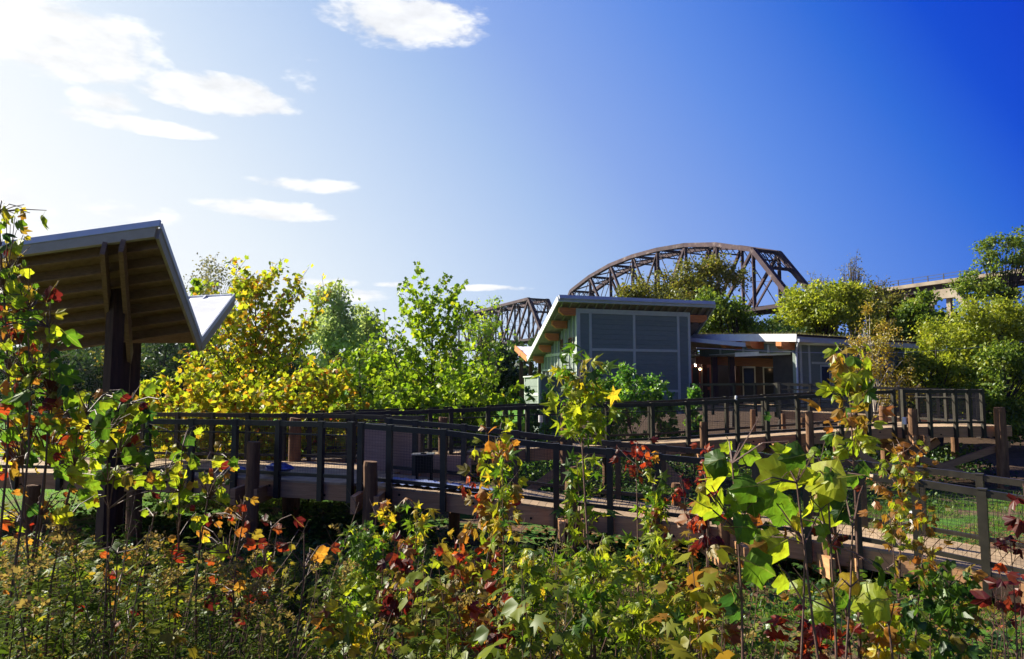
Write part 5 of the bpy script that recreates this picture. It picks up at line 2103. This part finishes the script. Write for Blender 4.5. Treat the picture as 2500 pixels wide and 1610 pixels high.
def placed(name, label, stems, leaves, spec, D, big, jitD=.22, up_n=.2):
    """stems: [(px, top_y, px_base)], leaves: [(px,py,size_px,palette)]"""
    root = thing(name, label, 'sapling', flat(stems[0][2], D, 0), GS)
    g = Geo()
    polys = []
    for (px, ty, pb) in stems:
        b, t = flat(pb, D + rnd.uniform(-.1, .1), -.05), at(px, ty, D)
        bow = rnd.uniform(-.16, .16)
        pts = [b.lerp(t, k / 8) + V3((math.sin(k * 1.1 + px) * .02 + bow * math.sin(math.pi * k / 8), math.cos(k * .9 + px) * .02, 0)) for k in range(9)]
        polys.append(pts)
        g.tube(pts, [.010 * (1 - .75 * k / 8) + .002 for k in range(9)], 6, False)
    for l in leaves:
        px, py, sp_, pal = l[:4]
        d = D + rnd.uniform(-jitD, jitD)
        s = sp_ * d / F
        c = at(px, py, d)
        ang = rnd.uniform(-1.5, 1.5)
        tip = V3((math.sin(ang), rnd.uniform(-.45, .45), -math.cos(ang) * .85 + .15)).normalized()
        nr = V3((rnd.uniform(-.55, .35), -1, up_n + rnd.uniform(-.35, .6)))
        size = s * 1.2
        base = c - tip * size * .62
        add_leaf(root, base, tip, nr, size, spec, pal, big)
        # twig from the nearest stem point below
        best = None
        for pts in polys:
            for q in pts:
                dd = (q - base).length + (2.0 if q.z > base.z + .05 else 0)
                if best is None or dd < best[0]:
                    best = (dd, q)
        q = best[1]
        m = q.lerp(base, .55) + UP * .03 + rvec() * .02
        g.tube([q, m, base], [.005, .0035, .0022], 4, False)
    g.build('stem', M['twig'], root)
    return root


def Z(lst, x0, y0, k):
    return [(x0 + a * k, y0 + b * k, c * k, d) for a, b, c, d in lst]


def more(lst, frac, spread, pals, lo=.55, hi=.95):
    """fill in the smaller leaves that hang round the measured ones"""
    out = [(x, y, s_ * (1.12 if p in ('yg', 'y', 'g') else .85), p) for (x, y, s_, p) in lst]
    for (x, y, s_, p) in lst:
        k = int(frac) + (1 if rnd.random() < frac - int(frac) else 0)
        for _ in range(k):
            ny = y + rnd.gauss(0, spread)
            if ny < 500:
                ny = y + abs(y - ny)
            out.append((x + rnd.gauss(0, spread), ny, s_ * rnd.uniform(lo, hi), rnd.choice(pals) if rnd.random() < .88 else p))
    return out


left_a = Z([(60, 40, 110, 'g'), (120, 30, 70, 'y'), (165, 55, 60, 'y'), (110, 90, 80, 'yg'), (60, 140, 70, 'o'), (130, 150, 90, 'dr'), (40, 250, 90, 'r'), (75, 300, 50, 'r'), (100, 235, 60, 'y'), (170, 220, 110, 'g'), (150, 300, 130, 'g'), (280, 265, 130, 'yg'), (310, 320, 60, 'yg'),
            (195, 365, 60, 'r'), (195, 415, 80, 'r'), (120, 420, 70, 'r'), (40, 350, 70, 'yg'), (15, 440, 50, 'r'), (180, 500, 90, 'y'), (250, 490, 80, 'yg'), (320, 520, 130, 'g'), (50, 500, 120, 'g'), (130, 520, 60, 'o'), (165, 570, 80, 'yg'), (270, 610, 150, 'dr'),
            (90, 630, 90, 'r'), (140, 670, 120, 'g'), (330, 680, 100, 'g'), (385, 640, 110, 'dg'), (20, 600, 80, 'o'), (350, 450, 100, 'g'), (10, 180, 90, 'g'), (5, 90, 100, 'g'), (220, 580, 70, 'yg'), (60, 700, 110, 'g'), (10, 660, 100, 'dg')], 0, 700, .3895)
left_top = Z([(20, 80, 90, 'y'), (15, 30, 60, 'yg'), (120, 300, 130, 'yg'), (75, 350, 100, 'y'), (10, 140, 70, 'g'), (45, 215, 110, 'dg'), (20, 420, 70, 'y'), (60, 580, 110, 'yg'), (140, 640, 80, 'yg'), (200, 665, 60, 'y'), (30, 500, 80, 'g'), (20, 300, 90, 'g')], 0, 500, .331)
left_b = Z([(20, 750, 110, 'r'), (255, 755, 70, 'r'), (450, 740, 140, 'g'), (330, 800, 90, 'y'), (390, 850, 90, 'o'), (420, 840, 60, 'r'), (500, 840, 120, 'y'), (440, 790, 110, 'g'), (260, 860, 120, 'g'), (180, 900, 110, 'dr'), (60, 930, 100, 'g'), (90, 910, 60, 'y'), (20, 970, 80, 'o'), (30, 1030, 140, 'dr'),
            (230, 970, 110, 'yg'), (200, 960, 60, 'y'), (360, 970, 110, 'r'), (330, 1020, 80, 'y'), (480, 1000, 100, 'yg'), (490, 935, 90, 'r'), (545, 885, 50, 'dr'), (300, 1080, 80, 'r'), (160, 1060, 110, 'g'), (90, 1090, 50, 'y'), (20, 1170, 90, 'r'), (490, 1100, 100, 'yg'), (570, 1110, 90, 'yg'),
            (380, 1170, 140, 'g'), (450, 1200, 60, 'y'), (90, 1300, 70, 'o'), (250, 1390, 50, 'o'), (370, 1430, 110, 'yg'), (60, 1430, 60, 'y'), (20, 1480, 90, 'r'), (180, 1500, 60, 'r'), (400, 1360, 80, 'r'), (450, 1280, 60, 'o'), (120, 830, 90, 'g'), (140, 760, 90, 'dg'), (60, 840, 80, 'o')], 0, 700, .3895)
left_c = Z([(640, 780, 110, 'g'), (775, 740, 90, 'g'), (640, 890, 130, 'g'), (820, 780, 90, 'yg'), (880, 770, 110, 'yg'), (720, 810, 70, 'g'), (735, 890, 110, 'y'), (800, 830, 80, 'r'), (770, 900, 70, 'o'), (840, 940, 70, 'r'), (640, 1170, 110, 'g'), (730, 1170, 100, 'yg'), (560, 1240, 90, 'g'), (850, 1210, 80, 'yg'),
            (930, 1050, 90, 'g'), (850, 1060, 120, 'dr'), (910, 960, 70, 'g'), (1000, 1220, 90, 'yg'), (930, 1200, 80, 'o'), (580, 1330, 90, 'yg'), (690, 790, 70, 'dg'), (870, 830, 70, 'g')], 0, 700, .3895)
left_d = Z([(910, 930, 150, 'yg'), (1110, 860, 150, 'yg'), (1160, 1060, 170, 'yg'), (1060, 1140, 110, 'yg'), (1090, 620, 120, 'g'), (1290, 670, 140, 'g'), (1270, 740, 110, 'yg'), (1560, 690, 120, 'yg'), (1440, 900, 100, 'y'), (1500, 840, 110, 'r'), (1640, 760, 140, 'dr'), (1620, 900, 80, 'g'), (1330, 980, 70, 'y'),
            (1240, 440, 160, 'dg'), (1350, 570, 80, 'dg'), (1400, 1110, 110, 'g'), (1610, 1040, 90, 'yg'), (1590, 1130, 80, 'yg'), (1680, 1150, 70, 'yg'), (920, 1200, 90, 'yg'), (1330, 1440, 110, 'g'), (1270, 1250, 80, 'r'), (1050, 1340, 100, 'dg'), (870, 1230, 90, 'g'), (1050, 960, 110, 'g')], 200, 980, .209)
left_e = Z([(1420, 325, 110, 'dr'), (1490, 370, 70, 'o'), (1690, 370, 90, 'r'), (1640, 430, 100, 'o'), (1410, 470, 60, 'y'), (1510, 430, 50, 'y'), (1190, 550, 100, 'r'), (1450, 620, 90, 'r'), (1910, 400, 90, 'r'), (1920, 510, 90, 'r'), (1800, 500, 90, 'dr'), (1840, 620, 90, 'o'), (1560, 860, 130, 'dr'), (1800, 860, 140, 'dr'),
            (1640, 800, 110, 'o'), (1850, 780, 60, 'r'), (1530, 540, 100, 'yg'), (1760, 700, 110, 'dr'), (1700, 900, 110, 'r'), (1880, 940, 90, 'dr'), (1580, 330, 80, 'ol'), (1740, 200, 70, 'ol'), (1650, 250, 90, 'r'), (1560, 270, 80, 'o')], 0, 1150, .3553)
left_f = Z([(2210, 570, 120, 'o'), (2290, 530, 80, 'r'), (2150, 590, 60, 'o'), (2250, 600, 70, 'ol'), (2000, 520, 50, 'ol'), (1960, 540, 50, 'r')], 0, 1150, .3553)
left_g = Z([(780, 710, 60, 'r'), (790, 1070, 70, 'r'), (920, 960, 80, 'dr'), (860, 590, 60, 'o'), (190, 480, 60, 'o'), (1030, 550, 45, 'g'), (430, 720, 40, 'yg'), (540, 940, 70, 'r'), (700, 580, 60, 'r'), (850, 1060, 70, 'yg'), (1210, 980, 60, 'o'), (20, 830, 60, 'o'), (720, 700, 70, 'o')], 0, 1150, .3553)

placed('maple_sapling', 'tall sapling at the left picture edge, leaves yellow-green down to red', [(8, 520, -20), (70, 760, 20), (120, 800, 60)], more(left_a + left_top, 3.0, 34, ['yg', 'yg', 'yg', 'y', 'g', 'g', 'dg', 'g', 'ol', 'o', 'dr']), 'maple', 4.3, True)
placed('maple_sapling', 'red and yellow leaved sapling low at the left in front of the platform', [(60, 1000, 10), (140, 980, 60), (200, 1010, 120)], more(left_b, 2.8, 36, ['yg', 'yg', 'yg', 'y', 'g', 'g', 'dg', 'g', 'ol', 'o', 'dr']), 'maple', 4.5, True)
placed('sycamore_sapling', 'green-leaved sapling in front of the canopy posts', [(312, 985, 300), (250, 1060, 270)], more(left_c, 2.0, 30, ['yg', 'yg', 'yg', 'y', 'g', 'g', 'dg', 'g', 'ol', 'o', 'dr']), 'sycamore', 4.9, True)
placed('sycamore_sapling', 'yellow-green sapling right of the canopy post before the platform edge', [(455, 1090, 440), (520, 1110, 500), (400, 1160, 420)], more(left_d, 2.0, 36, ['yg', 'yg', 'g', 'dg', 'y', 'ol']), 'sycamore', 5.1, True)
placed('maple_sapling', 'dark red and orange sapling below the first log post', [(600, 1270, 560), (660, 1290, 640), (560, 1350, 570)], more(left_e, 1.2, 26, ['dr', 'r', 'o', 'ol', 'yg']), 'maple', 5.2, True)
placed('maple_sapling', 'thin twig with three drooping orange leaves left of the centre log post', [(742, 1300, 735)], left_f, 'maple', 5.0, True)
placed('maple_sapling', 'scattered small red leaves on stems among the left goldenrod', [(290, 1350, 280), (330, 1480, 330), (180, 1400, 130)], left_g, 'maple', 4.6, True)

right_syc = Z([(330, 400, 220, 'yg'), (350, 250, 190, 'g'), (440, 130, 95, 'yg'), (600, 200, 150, 'g'), (890, 170, 120, 'yg'), (1020, 220, 180, 'g'), (900, 410, 290, 'yg'), (1070, 360, 160, 'yg'), (620, 470, 200, 'g'), (540, 570, 160, 'g'), (640, 600, 150, 'g'), (810, 570, 220, 'g'), (360, 650, 220, 'yg'), (220, 620, 150, 'yg'),
               (490, 330, 110, 'g'), (900, 680, 210, 'g'), (620, 730, 170, 'o'), (560, 810, 200, 'g'), (670, 890, 120, 'g'), (1000, 760, 110, 'y'), (860, 960, 250, 'yg'), (930, 850, 110, 'o'), (660, 1120, 230, 'g'), (920, 1230, 180, 'yg'), (490, 1400, 220, 'dg')], 1650, 1050, .2923)
right_syc2 = Z([(1310, 400, 290, 'yg'), (1240, 420, 160, 'g'), (1150, 650, 170, 'yg'), (1390, 650, 200, 'dg'), (1340, 780, 190, 'yg'), (1320, 920, 130, 'dr'), (1200, 850, 110, 'dr'), (1400, 910, 90, 'dr'), (1740, 1170, 190, 'g'), (1480, 1280, 150, 'y'), (1400, 1410, 120, 'g'), (1680, 1420, 250, 'yg'), (1560, 310, 120, 'g'),
                (1500, 400, 100, 'g'), (1230, 1510, 150, 'yg'), (1310, 1380, 110, 'ol'), (1060, 1300, 110, 'yg')], 1650, 1050, .2923)
placed('sycamore_sapling', 'big-leaved sycamore sapling in front of the lower ramp, left of the pair', [(1792, 1130, 1830), (1940, 1180, 1985), (1960, 1330, 1985)], more(right_syc, .5, 45, ['yg', 'g', 'g', 'dg', 'ol'], .4, .7), 'sycamore', 3.4, True, .15)
placed('sycamore_sapling', 'big-leaved sycamore sapling with dark red lower leaves, right of the pair', [(2025, 1170, 2070), (2080, 1290, 2075), (2150, 1400, 2090)], more(right_syc2, .5, 45, ['yg', 'g', 'ol', 'dr', 'g'], .4, .7), 'sycamore', 3.5, True, .15)


def sapling(name, label, spec, pals, px, D, top, bottom, half, n, size, lean=0.0, extra_stems=0, asc=.6):
    """grown sapling: crown between picture rows top..bottom, half-width half (picture px)"""
    zt, zb = at(px, top, D).z, at(px, bottom, D).z
    H = zt + .05
    t0 = max(.08, min(.9, zb / H))
    sp = half * 1.2 * D / F
    n = min(290, int(n * 1.45))
    nbr = max(5, int(n / 7))
    step = .06
    base = flat(px, D, -.05)
    st, att = grow(base, H, t0, lambda t: sp * (1.05 - .6 * t) * (.6 + .4 * min(1, t * 4)), nbr, asc, max(.03, sp / 6), lean=(lean, 0), wob=.018, r0=.006 + .004 * H, sub=False)
    for k in range(extra_stems):
        st2, att2 = grow(base + V3((rnd.uniform(-.12, .12), rnd.uniform(-.1, .1), 0)), H * rnd.uniform(.7, .95), t0, lambda t: sp * .6, max(3, nbr // 3), asc, max(.03, sp / 5), lean=(lean + rnd.uniform(-.12, .12), 0), wob=.03, r0=.005 + .003 * H, sub=False)
        st += st2
        att += att2
    root = thing(name, label, 'sapling', base, GS)
    g = Geo()
    for p, q in st:
        g.tube(p, [max(.0016, x) for x in q], 5, False)
    g.build('stem', M['twig'], root)
    rnd.shuffle(att)
    tot = sum(w for _, w in pals)
    pick = {}
    for i, (p, d) in enumerate(att[:n]):
        cell = (int(p.x / .16), int(p.y / .3), int(p.z / .16))
        if cell not in pick:
            pick[cell] = rnd.random()
        x = (pick[cell] if rnd.random() < .7 else rnd.random()) * tot
        for pal, w in pals:
            x -= w
            if x <= 0:
                break
        tip = d * .55 + UP * -.5 + rvec() * .55
        nr = UP * .55 + V3((-.15, -.55, 0)) + rvec() * .7
        add_leaf(root, p, tip, nr, (1.0 if spec == 'sweetgum' else 1.05) * size * rnd.uniform(.6, 1.25), spec, pal)
    return root


G_ = [('g', 3), ('yg', 2)]
YG_ = [('yg', 3), ('g', 2), ('y', .6)]
MIX_ = [('yg', 2), ('y', 1.2), ('o', 1), ('g', .8)]
OR_ = [('o', 1.6), ('r', 1.3), ('ol', 2.4), ('yg', 1.2), ('dr', .5)]
RD_ = [('r', 3), ('dr', 1)]
OL_ = [('ol', 2.5), ('yg', 1.2), ('o', 1)]
S = sapling
S('sweetgum_sapling', 'tall green sweetgum sapling rising in front of the grey front wall', 'sweetgum', [('g', 2), ('yg', 3), ('y', .3)], 1455, 5.0, 905, 1085, 120, 165, .125, -.03)
S('sweetgum_sapling', 'short bright green sweetgum before the log post of the lower ramp', 'sweetgum', G_, 1408, 5.2, 1125, 1345, 62, 60, .125)
S('sweetgum_sapling', 'slender green sweetgum growing up through the orange-red sapling', 'sweetgum', YG_, 1240, 5.2, 1105, 1340, 40, 46, .115)
S('maple_sapling', 'orange and red sapling in front of the middle of the lower railing', 'maple', OR_, 1195, 5.5, 1065, 1350, 105, 130, .105, 0, 2)
S('sumac_sapling', 'thin sumac with red drooping leaflets left of the X brace', 'oval', [('r', 2), ('dr', 1.5), ('o', .7)], 1540, 5.6, 1090, 1150, 70, 44, .085, .02, 2, .4)
S('sweetgum_sapling', 'small green and yellow sweetgum at the foot of the X brace', 'sweetgum', YG_, 1590, 5.5, 1180, 1290, 60, 46, .10, 0, 1)
S('maple_sapling', 'bare thin sapling with a few scarlet leaves left of the big sycamore', 'maple', RD_, 1700, 5.2, 1080, 1200, 40, 22, .075, .02, 2)
S('maple_sapling', 'sapling with drooping crimson leaves before the lower ramp edge', 'maple', RD_, 1715, 5.0, 1235, 1285, 45, 14, .12, 0, 1, .2)
S('sweetgum_sapling', 'bushy yellow-green sapling left of the big sycamore, below the ramp edge', 'sweetgum', YG_, 1600, 4.7, 1320, 1480, 85, 70, .10, 0, 1)
S('maple_sapling', 'tall olive and orange sapling overlapping the birch trunk', 'maple', [('ol', 2), ('yg', 2.4), ('g', 1.2), ('o', .25)], 2062, 4.7, 850, 1115, 78, 85, .115, .01, 1)
S('maple_sapling', 'drooping olive and rust leaved sapling before the lower railing on the right', 'oval', OL_, 2160, 4.8, 1085, 1330, 85, 150, .085, .03, 2, .5)
S('maple_sapling', 'dense dark green maple sapling in the bottom right corner', 'maple', [('g', 2), ('dg', 2), ('ol', .4)], 2270, 4.6, 1405, 1590, 100, 120, .105, .02, 1)
S('maple_sapling', 'small olive sapling in front of the ramp edge on the right', 'oval', OL_, 2238, 4.9, 1350, 1430, 38, 44, .07)
S('maple_sapling', 'nearly bare reddish sapling before the right railing post', 'maple', RD_, 2435, 4.3, 1320, 1360, 60, 10, .085, .0, 2, .9)
S('maple_sapling', 'bare twigs with dark red leaves at the right picture edge', 'maple', [('dr', 1)], 2495, 4.0, 1180, 1300, 30, 10, .11, 0, 1, .9)
S('ragweed_plant', 'bright green feathery plant left of the orange-red sapling', 'sweetgum', G_, 900, 5.6, 1290, 1450, 75, 150, .085, 0, 2)
S('sweetgum_sapling', 'small yellow-green sapling between the log post and the orange sapling', 'sweetgum', MIX_, 1010, 5.6, 1240, 1420, 60, 60, .10, 0, 1)
S('maple_sapling', 'purple-brown leaved sapling next to the bright green feathery plant', 'maple', [('dr', 2), ('ol', 1), ('o', .6)], 985, 5.0, 1330, 1500, 55, 60, .09, 0, 1)
S('maple_sapling', 'orange drooping sapling in the bottom centre', 'maple', OR_, 1130, 4.9, 1350, 1560, 75, 85, .10, 0, 1)
S('sweetgum_sapling', 'light green sapling at the bottom, left of the forked stem', 'sweetgum', YG_, 1290, 4.8, 1350, 1540, 75, 80, .10, 0, 1)
S('sweetgum_sapling', 'forked dark-stemmed sweetgum below the tall green one', 'sweetgum', G_, 1440, 4.6, 1340, 1560, 85, 80, .115, 0, 1)
S('maple_sapling', 'yellow and orange sapling at the bottom edge under the ragweed', 'maple', MIX_, 860, 4.6, 1470, 1600, 80, 70, .09, 0, 1)
S('maple_sapling', 'rust and green sapling at the bottom edge under the orange drooping one', 'maple', OR_, 1230, 4.4, 1490, 1610, 80, 70, .09, 0, 1)
S('sweetgum_sapling', 'mixed green sapling at the bottom edge right of the forked sweetgum', 'sweetgum', YG_, 1560, 4.4, 1470, 1610, 85, 75, .10, 0, 1)
S('maple_sapling', 'red-leaved low sapling at the bottom edge between the big sycamores', 'maple', RD_, 1950, 4.4, 1530, 1610, 90, 46, .095, 0, 1)
S('sweetgum_sapling', 'small yellow-green sapling at the bottom edge left of the first big sycamore', 'sweetgum', MIX_, 1720, 4.5, 1450, 1590, 70, 55, .10, 0, 1)
S('maple_sapling', 'orange and green low sapling at the bottom edge right of the big sycamores', 'maple', MIX_, 2130, 4.5, 1480, 1600, 70, 46, .095, 0, 1)
S('sweetgum_sapling', 'leafy yellow-green sapling before the centre log post', 'sweetgum', MIX_, 935, 6.6, 1215, 1330, 34, 34, .10)

print('objects', len(bpy.data.objects), 'tris', sum(len(m.polygons) for m in bpy.data.meshes))
